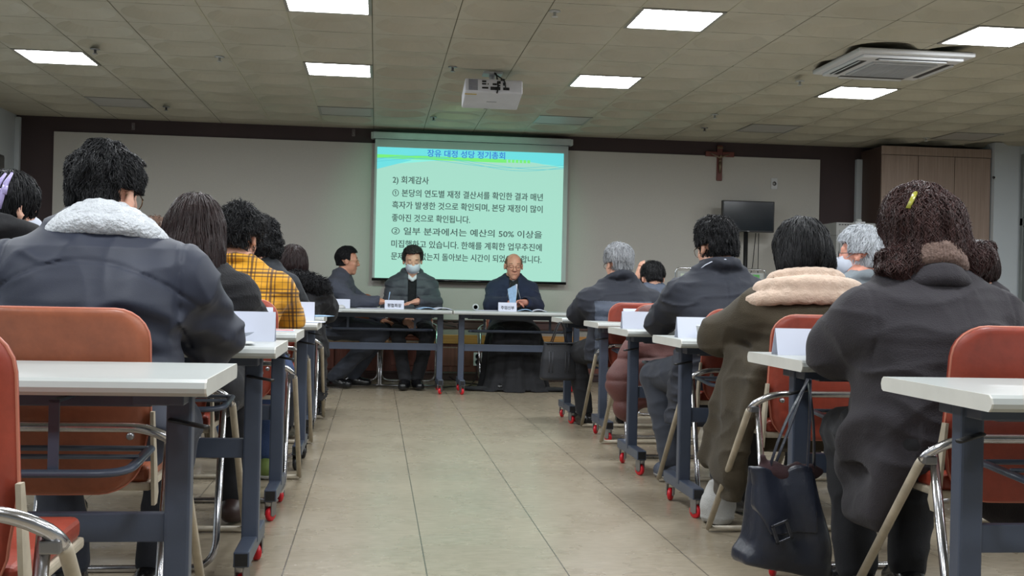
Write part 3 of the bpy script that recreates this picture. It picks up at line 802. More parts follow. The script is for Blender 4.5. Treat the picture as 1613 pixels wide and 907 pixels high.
# ------------------------------------------------------------------ people: signed-distance modelling and surface extraction
_rng = np.random.RandomState(5)
_lat = _rng.rand(64, 64, 64).astype(np.float32)
def vnoise(P, f=1.0, off=0.0):
    """smooth lattice noise in 0..1 at points P; f number or (fx, fy, fz)"""
    Q = P * np.asarray(f, np.float32) + 17.3 + off
    i = np.floor(Q).astype(np.int64); t = (Q - i).astype(np.float32); t = t * t * (3 - 2 * t)
    i &= 63; j = (i + 1) & 63
    a = _lat
    x0, y0, z0 = i.T; x1, y1, z1 = j.T; tx, ty, tz = t.T
    c00 = a[x0, y0, z0] * (1 - tx) + a[x1, y0, z0] * tx; c10 = a[x0, y1, z0] * (1 - tx) + a[x1, y1, z0] * tx
    c01 = a[x0, y0, z1] * (1 - tx) + a[x1, y0, z1] * tx; c11 = a[x0, y1, z1] * (1 - tx) + a[x1, y1, z1] * tx
    return (c00 * (1 - ty) + c10 * ty) * (1 - tz) + (c01 * (1 - ty) + c11 * ty) * tz
A = lambda p: np.asarray(p, np.float32)
def cap(a, b, ra, rb=None):
    a, b = A(a), A(b); rb = ra if rb is None else rb; d = b - a; L = float(d @ d) + 1e-9
    def f(P):
        h = np.clip(((P - a) @ d) / L, 0, 1)
        return np.linalg.norm(P - a - h[:, None] * d, axis=1) - (ra + (rb - ra) * h)
    f.lo = np.minimum(a - ra, b - rb); f.hi = np.maximum(a + ra, b + rb); return f
def ell(c, r, R=None):
    c, r = A(c), A(r)
    def f(P):
        q = P - c
        if R is not None: q = q @ R
        k0 = np.linalg.norm(q / r, axis=1); k1 = np.linalg.norm(q / (r * r), axis=1) + 1e-6
        return k0 * (k0 - 1) / k1
    m = float(r.max()) if R is not None else r
    f.lo = c - m; f.hi = c + m; return f
def rbox(c, h, rad=.01, R=None):
    c, h = A(c), A(h)
    def f(P):
        q = P - c
        if R is not None: q = q @ R
        q = np.abs(q) - (h - rad)
        return np.linalg.norm(np.maximum(q, 0), axis=1) + np.minimum(q.max(1), 0) - rad
    m = float(np.linalg.norm(h)) if R is not None else h
    f.lo = c - m; f.hi = c + m; return f
def loft(rows, p=2.3):
    """rows (z, cx, cy, half width, half depth) bottom to top"""
    rows = np.asarray(rows, np.float32); zz = rows[:, 0]
    def f(P):
        z = P[:, 2]; cx, cy, w, d = (np.interp(z, zz, rows[:, k]) for k in (1, 2, 3, 4))
        u = np.abs((P[:, 0] - cx) / w); v = np.abs((P[:, 1] - cy) / d)
        q = (u ** p + v ** p + 1e-9) ** (1 / p)
        s = (q - 1) * np.minimum(w, d)
        return np.maximum(s, np.maximum(zz[0] - z, z - zz[-1]))
    f.lo = A(((rows[:, 1] - rows[:, 3]).min(), (rows[:, 2] - rows[:, 4]).min(), zz[0])); f.hi = A(((rows[:, 1] + rows[:, 3]).max(), (rows[:, 2] + rows[:, 4]).max(), zz[-1])); return f
def union(fs, k=.02):
    """smooth union; k one number, or items may be (f, k)"""
    fs = [x if isinstance(x, tuple) else (x, k) for x in fs]
    def f(P):
        d = fs[0][0](P)
        for g, kk in fs[1:]:
            e = g(P)
            if kk <= 0: d = np.minimum(d, e); continue
            h = np.maximum(kk - np.abs(d - e), 0) / kk
            d = np.minimum(d, e) - h * h * kk * .25
        return d
    f.lo = np.min([x[0].lo for x in fs], 0); f.hi = np.max([x[0].hi for x in fs], 0); return f
def inflate(g, t):
    f = lambda P: g(P) - t
    f.lo, f.hi = g.lo - t, g.hi + t; return f
def minus(g, *cuts, k=.004):
    def f(P):
        d = g(P)
        for c in cuts:
            e = -c(P); h = np.maximum(k - np.abs(d - e), 0) / k
            d = np.maximum(d, e) + h * h * k * .25
        return d
    f.lo, f.hi = g.lo, g.hi; return f
def warp(g, disp, pad=.03):
    f = lambda P: g(P) - disp(P)
    f.lo, f.hi = g.lo - pad, g.hi + pad; return f
def half(n, o):
    """half space: negative where (P-o).n < 0"""
    n, o = A(n), A(o)
    return lambda P: (P - o) @ n
def inter(g, *hs):
    def f(P):
        d = g(P)
        for h in hs: d = np.maximum(d, h(P))
        return d
    f.lo, f.hi = g.lo, g.hi; return f

def extract(g, h):
    """surface nets over a narrow band of the field g; returns verts, quads"""
    lo = g.lo - 3 * h; hi = g.hi + 3 * h
    B = 8; nb = np.maximum(1, np.ceil((hi - lo) / (h * B)).astype(int)); n = nb * B + 1
    bc = np.stack(np.meshgrid(*[np.arange(k) for k in nb], indexing='ij'), -1).reshape(-1, 3)
    ctr = (lo + (bc + .5) * (B * h)).astype(np.float32)
    dc = g(ctr)
    act = bc[np.abs(dc) < B * h * 1.25 + .02]
    V = np.full(tuple(n), 1.0, np.float32)
    # far blocks: sign of the centre
    far = np.repeat(np.repeat(np.repeat(np.where(dc < 0, -1.0, 1.0).astype(np.float32).reshape(tuple(nb)), B, 0), B, 1), B, 2)
    V[:-1, :-1, :-1] = far
    off = np.stack(np.meshgrid(*[np.arange(B + 1)] * 3, indexing='ij'), -1).reshape(-1, 3)
    for s in range(0, len(act), 400):
        idx = (act[s:s + 400, None, :] * B + off[None]).reshape(-1, 3)
        P = (lo + idx * h).astype(np.float32)
        V[idx[:, 0], idx[:, 1], idx[:, 2]] = g(P)
    ins = V < 0
    c = np.zeros(tuple(n - 1), np.int8)
    for a in (0, 1):
        for b in (0, 1):
            for d in (0, 1): c += ins[a:n[0] - 1 + a, b:n[1] - 1 + b, d:n[2] - 1 + d]
    cells = np.argwhere((c > 0) & (c < 8))
    if len(cells) == 0: return np.zeros((0, 3)), np.zeros((0, 4), int)
    ids = np.full(tuple(n - 1), -1, np.int64); ids[tuple(cells.T)] = np.arange(len(cells))
    acc = np.zeros((len(cells), 3)); cnt = np.zeros(len(cells))
    corners = [(a, b, d) for a in (0, 1) for b in (0, 1) for d in (0, 1)]
    val = {q: V[cells[:, 0] + q[0], cells[:, 1] + q[1], cells[:, 2] + q[2]] for q in corners}
    for q in corners:
        for ax in range(3):
            if q[ax]: continue
            r = list(q); r[ax] = 1; r = tuple(r)
            m = (val[q] < 0) != (val[r] < 0)
            t = np.where(m, val[q] / (val[q] - val[r] + 1e-12), 0)
            p = np.tile(np.array(q, float), (len(cells), 1)); p[:, ax] = t
            acc += p * m[:, None]; cnt += m
    verts = lo + (cells + acc / cnt[:, None]) * h
    quads = []
    for ax in range(3):
        sl0 = [slice(None)] * 3; sl1 = [slice(None)] * 3
        sl0[ax] = slice(0, n[ax] - 1); sl1[ax] = slice(1, n[ax])
        e = np.argwhere(ins[tuple(sl0)] != ins[tuple(sl1)])
        o1, o2 = [(1, 2), (2, 0), (0, 1)][ax]
        e = e[(e[:, o1] > 0) & (e[:, o2] > 0) & (e[:, o1] < n[o1] - 1) & (e[:, o2] < n[o2] - 1)]
        q = []
        for da, db in ((0, 0), (1, 0), (1, 1), (0, 1)):
            k = e.copy(); k[:, o1] -= 1 - da; k[:, o2] -= 1 - db
            q.append(ids[tuple(k.T)])
        q = np.stack(q, 1); flip = ~ins[tuple(e.T)]
        q[flip] = q[flip][:, ::-1]
        quads.append(q[(q >= 0).all(1)])
    return verts, np.concatenate(quads)

def np_mesh(name, verts, quads, mat, parent=None, extra=None):
    """mesh object from arrays; extra = (verts, quads) appended (hair strands)"""
    if extra is not None:
        quads = np.concatenate([quads, extra[1] + len(verts)]); verts = np.concatenate([verts, extra[0]])
    me = bpy.data.meshes.new(name)
    me.vertices.add(len(verts)); me.vertices.foreach_set('co', np.asarray(verts, np.float32).ravel())
    me.loops.add(len(quads) * 4); me.loops.foreach_set('vertex_index', quads.ravel().astype(np.int32))
    me.polygons.add(len(quads)); me.polygons.foreach_set('loop_start', np.arange(0, len(quads) * 4, 4, dtype=np.int32))
    me.polygons.foreach_set('use_smooth', np.ones(len(quads), bool))
    me.update(calc_edges=True); me.validate()
    me.materials.append(mat)
    o = bpy.data.objects.new(name, me); COL.objects.link(o)
    if parent is not None: o.parent = parent
    return o
def sdf_obj(name, g, h, mat, parent=None, extra=None):
    v, q = extract(g, h); return np_mesh(name, v, q, mat, parent, extra)

def grad(g, P, e=.003):
    G = np.stack([g(P + A(d)) - g(P - A(d)) for d in ((e, 0, 0), (0, e, 0), (0, 0, e))], 1)
    return G / (np.linalg.norm(G, axis=1)[:, None] + 1e-9)
def strands(g, verts, n, flow, length, rad=.0011, steps=6, lift=.004, jit=.35, seed=1, keep=None, wav=0.0):
    """thin hair strands that start on the surface and run along flow(P)"""
    rs = np.random.RandomState(seed)
    cand = verts if keep is None else verts[keep(verts)]
    if len(cand) == 0: return np.zeros((0, 3)), np.zeros((0, 4), int)
    P = cand[rs.randint(0, len(cand), n)].astype(np.float32)
    P = P + rs.normal(0, .002, P.shape).astype(np.float32)
    L = length * rs.uniform(.5, 1.15, n).astype(np.float32) / steps
    J = rs.normal(0, jit, (n, 3)).astype(np.float32); path = []; lf = lift * rs.uniform(.2, 1.5, n).astype(np.float32)
    ph = rs.uniform(0, 6.28, n)
    for s in range(steps + 1):
        path.append(P.copy())
        G = grad(g, P); F = flow(P) + J
        if wav: F = F + wav * np.cross(G, F) * np.sin(ph + s * 1.3)[:, None]
        F = F - G * (F * G).sum(1)[:, None]; F /= np.linalg.norm(F, axis=1)[:, None] + 1e-6
        P = P + F * L[:, None]
        d = g(P); tgt = lf * (1 if s < steps - 1 else 1.8)
        P = P - grad(g, P) * (d - tgt)[:, None]
    path = np.stack(path, 1)                                   # n, steps+1, 3
    T = np.gradient(path, axis=1); T /= np.linalg.norm(T, axis=2)[..., None] + 1e-9
    G0 = grad(g, path[:, 0])[:, None, :].repeat(steps + 1, 1)
    S = np.cross(T, G0); S /= np.linalg.norm(S, axis=2)[..., None] + 1e-9; U = np.cross(S, T)
    w = rad * np.array([1, 1.1, 1.1, 1.0, .85, .6, .15][:steps + 1] + [.15] * max(0, steps - 6))[None, :, None]
    ring = [path + S * w * 1.7, path + U * w, path - S * w * 1.7]
    V = np.stack(ring, 2).reshape(-1, 3); K = steps + 1; Q = []
    base = (np.arange(n) * K * 3)[:, None]
    for s in range(steps):
        for a in range(3):
            b = (a + 1) % 3
            Q.append(base + np.array([[s * 3 + a, s * 3 + b, (s + 1) * 3 + b, (s + 1) * 3 + a]]))
    return V, np.concatenate(Q)

# materials for people
def skin_mat(name, rgb):
    t = NT(name); c = srgb(*rgb); v = t.coord()
    a = t.noise(v, 22, 4); lo = (c[0] * .86, c[1] * .74, c[2] * .70, 1); hi = tuple(min(1, x * 1.12) for x in c[:3]) + (1,)
    t.set(Base_Color=t.ramp(a, [(.3, lo), (.7, hi)]), Roughness=.5, Subsurface_Weight=.12)
    t.b.inputs['Subsurface Radius'].default_value = (.01, .004, .002)
    t.bump(t.noise(v, 260, 2), .08, .002); return t.m
SKIN = skin_mat('skin_warm', (214, 168, 146)); SKIN2 = skin_mat('skin_ruddy', (214, 154, 134)); SKIN3 = skin_mat('skin_tan', (200, 150, 124))
H_BLACK = hair_mat('hair_black', (15, 15, 18)); H_BROWN = hair_mat('hair_dark_brown', (36, 24, 23)); H_WAVY = hair_mat('hair_brown_wavy', (50, 30, 28), .42)
H_LONG = hair_mat('hair_long_brown', (34, 20, 20), .36, .3, (120, 120, 5))
H_GREY = hair_mat('hair_silver', (148, 150, 154), .55, .3); H_WHITE = hair_mat('hair_white_grey', (182, 186, 192), .55, .25); H_SALT = hair_mat('hair_greying', (52, 48, 47), .55, .4)
H_CLIPPED = hair_mat('hair_clipped_brown', (112, 84, 66), .6, .2)
SHOE = simple('leather_shoe_black', (18, 18, 20), .22, 0, .2, 10)
MASKM = simple('face_mask_white', (206, 212, 226), .85, 0, .02)
METAL_F = simple('spectacle_metal', (120, 96, 70), .25, .8)
LENS = NT('spectacle_lens'); LENS.set(Base_Color=(.9, .95, .95, 1), Roughness=.03, Transmission_Weight=1.0, IOR=1.1); LENS = LENS.m
EYE = simple('eye_line_dark', (44, 28, 24), .5); LIP = simple('lip_rose', (150, 88, 78), .5)

def rot(yaw=0, pitch=0, roll=0):
    """head frame: yaw + turns to the sitter's own left, pitch - looks down"""
    m = Matrix.Rotation(yaw, 3, 'Z') @ Matrix.Rotation(pitch, 3, 'X') @ Matrix.Rotation(roll, 3, 'Y')
    return np.array(m, np.float32)

class Person:
    def __init__(s, label, px, py, Y, theta, skin=SKIN, lean=.10, sw=.175, girth=1.0, head=(0, -.25, 0), hs=1.0, knees=None, feet=None, arms=None, res=.0075, curl=.6, z=None, up=.0, cat='person', slump=.02, hipz=.55, neck=.115, drop=.13):
        """(px, py) is where the middle of the skull is seen, at distance Y"""
        s.label = label; c = at_Y(px, py, Y); s.th = theta
        fwd = Vector((-math.sin(theta), math.cos(theta), 0))
        s.loc = Vector((c.x, c.y, 0)) - fwd * lean
        s.H = A((0, lean, c.z)); s.R = rot(*head); s.hs = hs; s.res = res; s.skin = skin
        hz = float(s.H[2])
        s.N = A((0, lean - .055, hz - neck * hs)); s.sw = sw; s.girth = girth
        s.P = A((0, 0, hipz)); s.C = (s.N * .62 + s.P * .38) + A((0, -slump, 0))
        sz = s.N[2] - drop
        s.S = [A((-sw, s.N[1] - .01, sz)), A((sw, s.N[1] - .01, sz))]
        arms = arms or {}
        s.E = [A(arms.get('eL', (-sw - .07, lean + .10, .76))), A(arms.get('eR', (sw + .07, lean + .10, .76)))]
        s.W = [A(arms.get('wL', (-.10, lean + .33, .775))), A(arms.get('wR', (.10, lean + .33, .775)))]
        s.hand_dir = [A(arms.get('hL', (.35, .9, -.05))), A(arms.get('hR', (-.35, .9, -.05)))]
        s.palm = [A(arms.get('pL', (0, 0, -1))), A(arms.get('pR', (0, 0, -1)))]
        s.curl = (arms.get('cL', curl), arms.get('cR', curl))
        s.Hp = [A((-.095, .02, hipz - .02)), A((.095, .02, hipz - .02))]
        k = knees or ((-.14, .40, .52), (.14, .40, .52)); s.K = [A(k[0]), A(k[1])]
        f = feet or ((-.13, .36, .0), (.13, .36, .0)); s.F = [A(f[0]) + A((0, 0, .095)), A(f[1]) + A((0, 0, .095))]
        s.fdir = [A((-.18, 1, 0)), A((.18, 1, 0))]
        s.root = None
    def hp(s, p): return s.H + (s.R @ (A(p) * s.hs))
    # ---- primitive groups
    def head_prims(s, nose=True):
        R = s.R; h = s.hs
        E = lambda c, r: ell(s.hp(c), A(r) * h, R)
        K = lambda a, b, ra, rb=None: cap(s.hp(a), s.hp(b), ra * h, (rb or ra) * h)
        g = [E((0, -.012, .028), (.073, .092, .086)), (E((0, .022, -.038), (.060, .060, .078)), .03), (K((0, .050, -.096), (0, .056, -.100), .021), .03),
             (K((-.036, .052, -.026), (-.030, .046, -.06), .024, .018), .02), (K((.036, .052, -.026), (.030, .046, -.06), .024, .018), .02),
             (K((-.038, .070, .024), (.038, .070, .024), .011), .02), (K((0, .082, .012), (0, .099, -.028), .0075, .0125), .012),
             (K((-.012, .088, -.033), (.012, .088, -.033), .009), .01), (K((-.017, .0775, -.060), (.017, .0775, -.060), .0065), .008), (K((-.014, .076, -.070), (.014, .076, -.070), .0065), .008)]
        g += [(E((sx * .082, -.008, -.006), (.012, .019, .031)), .008) for sx in (-1, 1)]
        head = union(g, .02)
        soc = [ell(s.hp((sx * .031, .092, .004)), A((.016, .014, .010)) * h, R) for sx in (-1, 1)]
        earh = [ell(s.hp((sx * .090, .0, -.004)), A((.009, .010, .018)) * h, R) for sx in (-1, 1)]
        head = minus(head, *soc, *earh, k=.008)
        lid = [ell(s.hp((sx * .031, .071, .003)), A((.0165, .0125, .0125)) * h, R) for sx in (-1, 1)]
        return union([head] + [(l, .004) for l in lid], .004)
    def neck_prim(s): return cap(s.N - A((0, .0, .03)), s.hp((0, -.018, -.055)), .060 * s.hs, .053 * s.hs)
    def hand(s, i):
        w = s.W[i]; d = s.hand_dir[i] / np.linalg.norm(s.hand_dir[i]); n = s.palm[i] - d * float(s.palm[i] @ d); n = n / np.linalg.norm(n)
        side = np.cross(n, d) * (1 if i == 0 else -1)            # towards the thumb
        # for the right hand (i=1) palm down, the thumb is on the -x side
        B = np.stack([side, d, -n], 1)
        g = [(ell(w + d * .045, A((.040, .048, .015)), B), .02), (cap(w, w + d * .03, .026, .024), .02)]
        c = s.curl[i]; out = []
        for k, (o, L) in enumerate(((.028, .068), (.0095, .077), (-.0095, .072), (-.027, .058))):
            a = w + d * .078 + side * o; r = .0088 - .0006 * k
            for q, (fr, bend) in enumerate(((.45, .35), (.32, .9), (.26, 1.3))):
                an = c * bend; v = d * math.cos(an) + n * math.sin(an)
                b = a + v * L * fr; out.append(cap(a, b, r, r * .93)); a = b; r *= .93
        t0 = w + d * .018 + side * .03; t1 = t0 + (side * .75 + d * .6 + n * .25) * .034; t2 = t1 + (side * .2 + d * .95 + n * .35) * .032
        out += [cap(t0, t1, .0125, .0105), cap(t1, t2, .0102, .0085)]
        return g + [(x, .006) for x in out]
    def torso(s, t=0.0, low=.47, wide=1.0):
        g = s.girth * wide; P, C, N = s.P, s.C, s.N; sw = s.sw
        rows = [(P[2] - .09, 0, P[1] + .02, .165 * g + t, .115 * g + t), (P[2], 0, P[1] + .01, .172 * g + t, .125 * g + t), (P[2] + .10, 0, P[1] * .6 + C[1] * .4, .150 * g + t, .118 * g + t),
                (C[2], 0, C[1], .165 * g + t, .118 * g + t), (N[2] - .13, 0, N[1] - .03, (.160 * g + t), .110 * g + t), (N[2] - .05, 0, N[1] - .015, .145 * g + t, .085 * g + t * .8), (N[2] + .0, 0, N[1], .085 + t * .5, .062 + t * .5)]
        return [loft(rows), (cap(s.S[0] + A((.02, 0, .0)), s.N + A((-.045, 0, .0)), .052 + t * .8, .048 + t * .5), .05), (cap(s.S[1] + A((-.02, 0, .0)), s.N + A((.045, 0, .0)), .052 + t * .8, .048 + t * .5), .05), (cap(s.S[0], s.S[1], .052 + t * .8), .04)]
    def arm(s, i, t=0.0, cuff=1.0, fat=1.0):
        S, E, W = s.S[i], s.E[i], s.W[i]; W2 = E + (W - E) * cuff
        return [(cap(S, E, .050 * fat + t, .040 * fat + t), .035), (cap(E, W2, .041 * fat + t, (.028 * fat + t * .85)), .02)]
    def legs(s, t=0.0, z1=1.0):
        out = []
        for i in (0, 1):
            out += [(cap(s.Hp[i], s.K[i], .082 + t, .058 + t), .04), (cap(s.K[i], s.K[i] + (s.F[i] - s.K[i]) * z1, .054 + t, .040 + t * 1.2), .02)]
        return out
    def foot(s, i, t=0.0):
        f = s.F[i]; d = s.fdir[i] / np.linalg.norm(s.fdir[i]); a = A((f[0], f[1], .048)) - d * .045; b = A((f[0], f[1], .036)) + d * .135
        return [(cap(a, b, .036 + t, .032 + t), .03), (cap(A((f[0], f[1], .08)), A((f[0], f[1], .05)) + d * .05, .036 + t, .035 + t), .03)]
    def make(s):
        parts = [s.head_prims(), (s.neck_prim(), .02)] + [(x if isinstance(x, tuple) else (x, .03)) for x in s.torso()]
        for i in (0, 1): parts += s.arm(i) + s.hand(i)
        parts += s.legs() + s.foot(0) + s.foot(1)
        g = union(parts, .01)
        g = inter(g, half((0, 0, -1), (0, 0, .012)))
        o = sdf_obj('person', g, s.res, s.skin)
        o.location = s.loc; o.rotation_euler.z = s.th
        tag(o, s.label, 'person'); s.root = o; return s
    def part(s, name, g, mat, res=None, label=None, extra=None, parent=None):
        o = sdf_obj(name, g, res or s.res, mat, parent or s.root, extra)
        if label: o['label'] = label
        return o
    # ---- clothing
    def folds(s, amp=.006, sc=(9, 9, 14), seed=0):
        def d(P):
            w = vnoise(P, 6, seed + 9)[:, None] * A((.10, .05, .12))
            n = vnoise(P, sc, seed) - .5
            r = 1 - np.abs(vnoise(P + w, (sc[0] * .8, sc[1] * .8, sc[2] * 1.5), seed + 5) * 2 - 1)
            r2 = 1 - np.abs(vnoise(P - w, (sc[0] * 1.7, sc[1] * 1.2, sc[2] * 1.1), seed + 15) * 2 - 1)
            return amp * (n * 1.4 + (r ** 3 - .3) * 1.3 + (r2 ** 4 - .2) * .7)
        return d
    def coat(s, name, mat, t=.03, hem=.42, fold=.006, cuff=.93, disp=None, opening=None, collar=None, fat=1.0, wide=1.0, skirt=None, res=None, label=None, sc=(9, 9, 14), pad=.02):
        g = [(x if isinstance(x, tuple) else (x, .04)) for x in s.torso(t, wide=wide)]
        for i in (0, 1): g += s.arm(i, t, cuff, fat)
        if skirt: g += [(loft(skirt), .05)]
        if collar: g += [(x, .015) for x in collar]
        g = union(g, .04)
        f0 = s.folds(fold, sc, seed=int(abs(s.loc.x * 10)) + 3)
        dd = (lambda P: f0(P) + disp(P)) if disp else f0
        g = warp(g, dd, pad)
        hsx = [half((0, 0, -1), (0, 0, hem))]
        # open the neck so the body's neck comes out of it
        nk = cap(s.N + A((0, .01, -.02)), s.N + A((0, .03, .14)), .058, .066)
        g = minus(inter(g, *hsx), nk)
        if opening: g = minus(g, opening)
        for i in (0, 1):   # hollow the cuffs a little
            d = (s.W[i] - s.E[i]) / np.linalg.norm(s.W[i] - s.E[i]); w2 = s.E[i] + (s.W[i] - s.E[i]) * cuff
            g = minus(g, cap(w2 - d * .01, w2 + d * .08, .028 + t * .35))
        return s.part(name, g, mat, res, label)
    def trousers(s, mat, t=.014, name='trousers', hem=.10, seat=True, res=None, label=None, fold=.006):
        g = [ell(s.P + A((0, .0, -.01)), (.175 * s.girth + t, .13 * s.girth + t, .11))] + s.legs(t, .97)
        g = warp(union(g, .04), s.folds(fold, (8, 8, 10), 2), .02)
        g = inter(g, half((0, 0, -1), (0, 0, .062)), half((0, 0, 1), (0, 0, s.P[2] + .10)))
        return s.part(name, g, mat, res, label)
    def shoes(s, mat, label=None, t=.009, sole=None):
        for i in (0, 1):
            g = inter(union(s.foot(i, t), .03), half((0, 0, -1), (0, 0, .012)), half((0, 0, 1), (0, 0, .105)))
            o = s.part('shoe', g, mat, .006, label)
            if sole is not None:
                g2 = inter(union(s.foot(i, t + .004), .03), half((0, 0, -1), (0, 0, .0)), half((0, 0, 1), (0, 0, .022)))
                s.part('sole', g2, sole, .006, parent=o)
    # ---- hair
    def cranium(s, t=.012, c=(0, -.016, .032), r=(.073, .092, .086)):
        return ell(s.hp(c), (A(r) + t) * s.hs, s.R)
    def hh(s, n, o): return half(s.R @ A(n), s.hp(o))
    def short_hair(s, mat, t=.016, strand=1600, seed=3, front=.045, nape=-.055, rough=.006, res=.004, slen=.04, back=0, top=0.0, lift=.006, fringe=.058):
        # hair cap: crown down to the nape, open over the face, clear of the ears
        g = [s.cranium(t), (s.cranium(t + .004 + top, (0, -.004, .046), (.070, .080, .074)), .02), (ell(s.hp((0, -.050, -.035)), (A((.056, .042, .045)) + t * .6) * s.hs, s.R), .02)]
        g = union(g, .02)
        nz = lambda P: rough * ((vnoise((P - s.H) @ s.R, (70, 70, 30), seed) - .5) * 1.6 + (vnoise((P - s.H) @ s.R, (28, 28, 20), seed + 2) - .5) * 1.8)
        g = warp(g, nz, .02)
        face = rbox(s.hp((0, .080 if back else .095, fringe - .10)), A((.12, .06, .10)) * s.hs, .02, s.R)
        under = rbox(s.hp((0, .03, nape - .06)), A((.12, .16, .06)) * s.hs, .012, s.R)
        ears = [rbox(s.hp((sx * .100, .006, -.050)), A((.042, .070, .060)) * s.hs, .014, s.R) for sx in (-1, 1)]
        g = minus(g, face, under, *ears, k=.008)
        v, q = extract(g, res)
        crown = s.hp((.01, -.05, .11)); down = s.R @ A((0, 0, -1))
        def flow(P):
            d = P - crown; F = d / (np.linalg.norm(d, axis=1)[:, None] + 1e-6) + down * .5
            if back:      # hair combed back and to one side off the forehead
                F = F * .25 + s.R @ A((.35, -1, -.1))
            return F
        def kp(V):
            Q = ((V - s.H) @ s.R) / s.hs; return (Q[:, 1] < .045) | (Q[:, 2] > .095) if not back else np.ones(len(V), bool)
        ex = strands(g, v, strand, flow, slen * s.hs, .0011 * s.hs, 6, lift, .3, seed, keep=kp) if strand else None
        return np_mesh('hair', v, q, mat, s.root, ex)
    def long_hair(s, mat, prims, t=.018, strand=2200, seed=4, rough=.006, res=.005, slen=.10, cut_face=True, lift=.004, wav=0.0, freq=(60, 60, 8), jit=.18, under=None, big=.0, rad=.0012):
        g = [s.cranium(t), (s.cranium(t + .003, (0, -.006, .044), (.070, .082, .074)), .02)] + prims
        g = union(g, .03)
        nz = lambda P: rough * ((vnoise((P - s.H) @ s.R, freq, seed) - .5) * 2) + big * (vnoise((P - s.H) @ s.R, (16, 16, 13), seed + 3) - .5) * 2
        g = warp(g, nz, .03)
        if cut_face: g = minus(g, rbox(s.hp((0, .11, -.05)), A((.062, .075, .12)) * s.hs, .03, s.R), k=.01)
        v, q = extract(g, res)
        crown = s.hp((.01, -.03, .12)); down = A((0, 0, -1))
        def flow(P):
            d = P - crown; return d / (np.linalg.norm(d, axis=1)[:, None] + 1e-6) * .8 + down
        ex = strands(g, v, strand, flow, slen, rad, 6, lift, jit, seed, wav=wav) if strand else None
        return np_mesh('hair', v, q, mat, s.root, ex)
    # ---- face details
    def face(s, brow=None, mouth=True, eyes=True, brow_mat=None):
        mb = MB()
        if eyes:
            for sx in (-1, 1): mb.tube([tuple(s.hp((sx * (.031 + q * .014), .0845 - abs(q) * .0045, -.004 - .002 * (1 - q * q)))) for q in (-1, -.5, 0, .5, 1)], .0017 * s.hs, 6)
            mb.build('eyelids', EYE, s.root)
        mb = MB()
        for sx in (-1, 1): mb.tube([tuple(s.hp((sx * (.033 + q * .018), .083 - (q + .3) ** 2 * .006, .030 + .003 * (1 - q * q)))) for q in (-1, -.5, 0, .5, 1)], [.002 * s.hs, .0034 * s.hs, .0036 * s.hs, .003 * s.hs, .0016 * s.hs], 6)
        mb.build('eyebrows', brow_mat or H_BLACK, s.root)
        if mouth: MB().tube([tuple(s.hp((q * .023, .0855 - q * q * .006, -.065))) for q in (-1, -.5, 0, .5, 1)], .0018 * s.hs, 6).build('mouth', LIP, s.root)
    def glasses(s, round_=True, mat=None, r=.023):
        mb = MB(); mat = mat or METAL_F
        for sx in (-1, 1):
            pts = []
            for k in range(24):
                a = 2 * PI * k / 24; cx, cz = math.cos(a) * r * (1 if round_ else 1.15), math.sin(a) * r * (1 if round_ else .78)
                pts.append(tuple(s.hp((sx * .034 + cx, .097 - (abs(sx * .034 + cx) / .06) ** 2 * .010, -.003 + cz))))
            mb.tube(pts, .0014, 6, closed=True)
            mb.tube([tuple(s.hp((sx * .060, .086, .003))), tuple(s.hp((sx * .078, .04, .004))), tuple(s.hp((sx * .080, -.012, .006))), tuple(s.hp((sx * .080, -.03, -.012)))], .0016, 6)
        mb.tube([tuple(s.hp((-.012, .098, .002))), tuple(s.hp((0, .103, .006))), tuple(s.hp((.012, .098, .002)))], .0014, 6)
        return mb.build('spectacles', mat, s.root)
    def mask(s):
        g = inter(inflate(union([ell(s.hp((0, .040, -.045)), A((.060, .058, .062)) * s.hs, s.R), (ell(s.hp((0, .075, -.035)), A((.035, .036, .04)) * s.hs, s.R), .03)], .03), .006), s.hh((0, .25, 1), (0, .08, -.012)), s.hh((0, -1, .35), (0, .022, -.04)), s.hh((0, -.25, -1), (0, .06, -.112)))
        o = s.part('face_mask', g, MASKM, .004)
        mb = MB()
        for sx in (-1, 1):
            mb.tube([tuple(s.hp((sx * .060, .055, -.022))), tuple(s.hp((sx * .074, .012, .005))), tuple(s.hp((sx * .084, -.016, .012)))], .0013, 6)
            mb.tube([tuple(s.hp((sx * .052, .055, -.088))), tuple(s.hp((sx * .070, .01, -.050))), tuple(s.hp((sx * .084, -.022, -.02)))], .0013, 6)
        mb.build('ear_loops', MASKM, o)
    def ring_pts(s, rx, ry, z0, z1, cy=0.0, a0=-PI, a1=0.0, n=9, back_up=0.0):
        """points around the back of the neck, from one side over the back to the other"""
        out = []
        for k in range(n):
            q = k / (n - 1); a = a0 + (a1 - a0) * q
            out.append(s.N + A((math.cos(a) * rx, cy + math.sin(a) * ry, z0 + (z1 - z0) * math.sin(PI * q))))
        return out
    def band(s, pts, r, flat=None):
        return [cap(pts[k], pts[k + 1], r if not callable(r) else r(k / (len(pts) - 1)), r if not callable(r) else r((k + 1) / (len(pts) - 1))) for k in range(len(pts) - 1)]
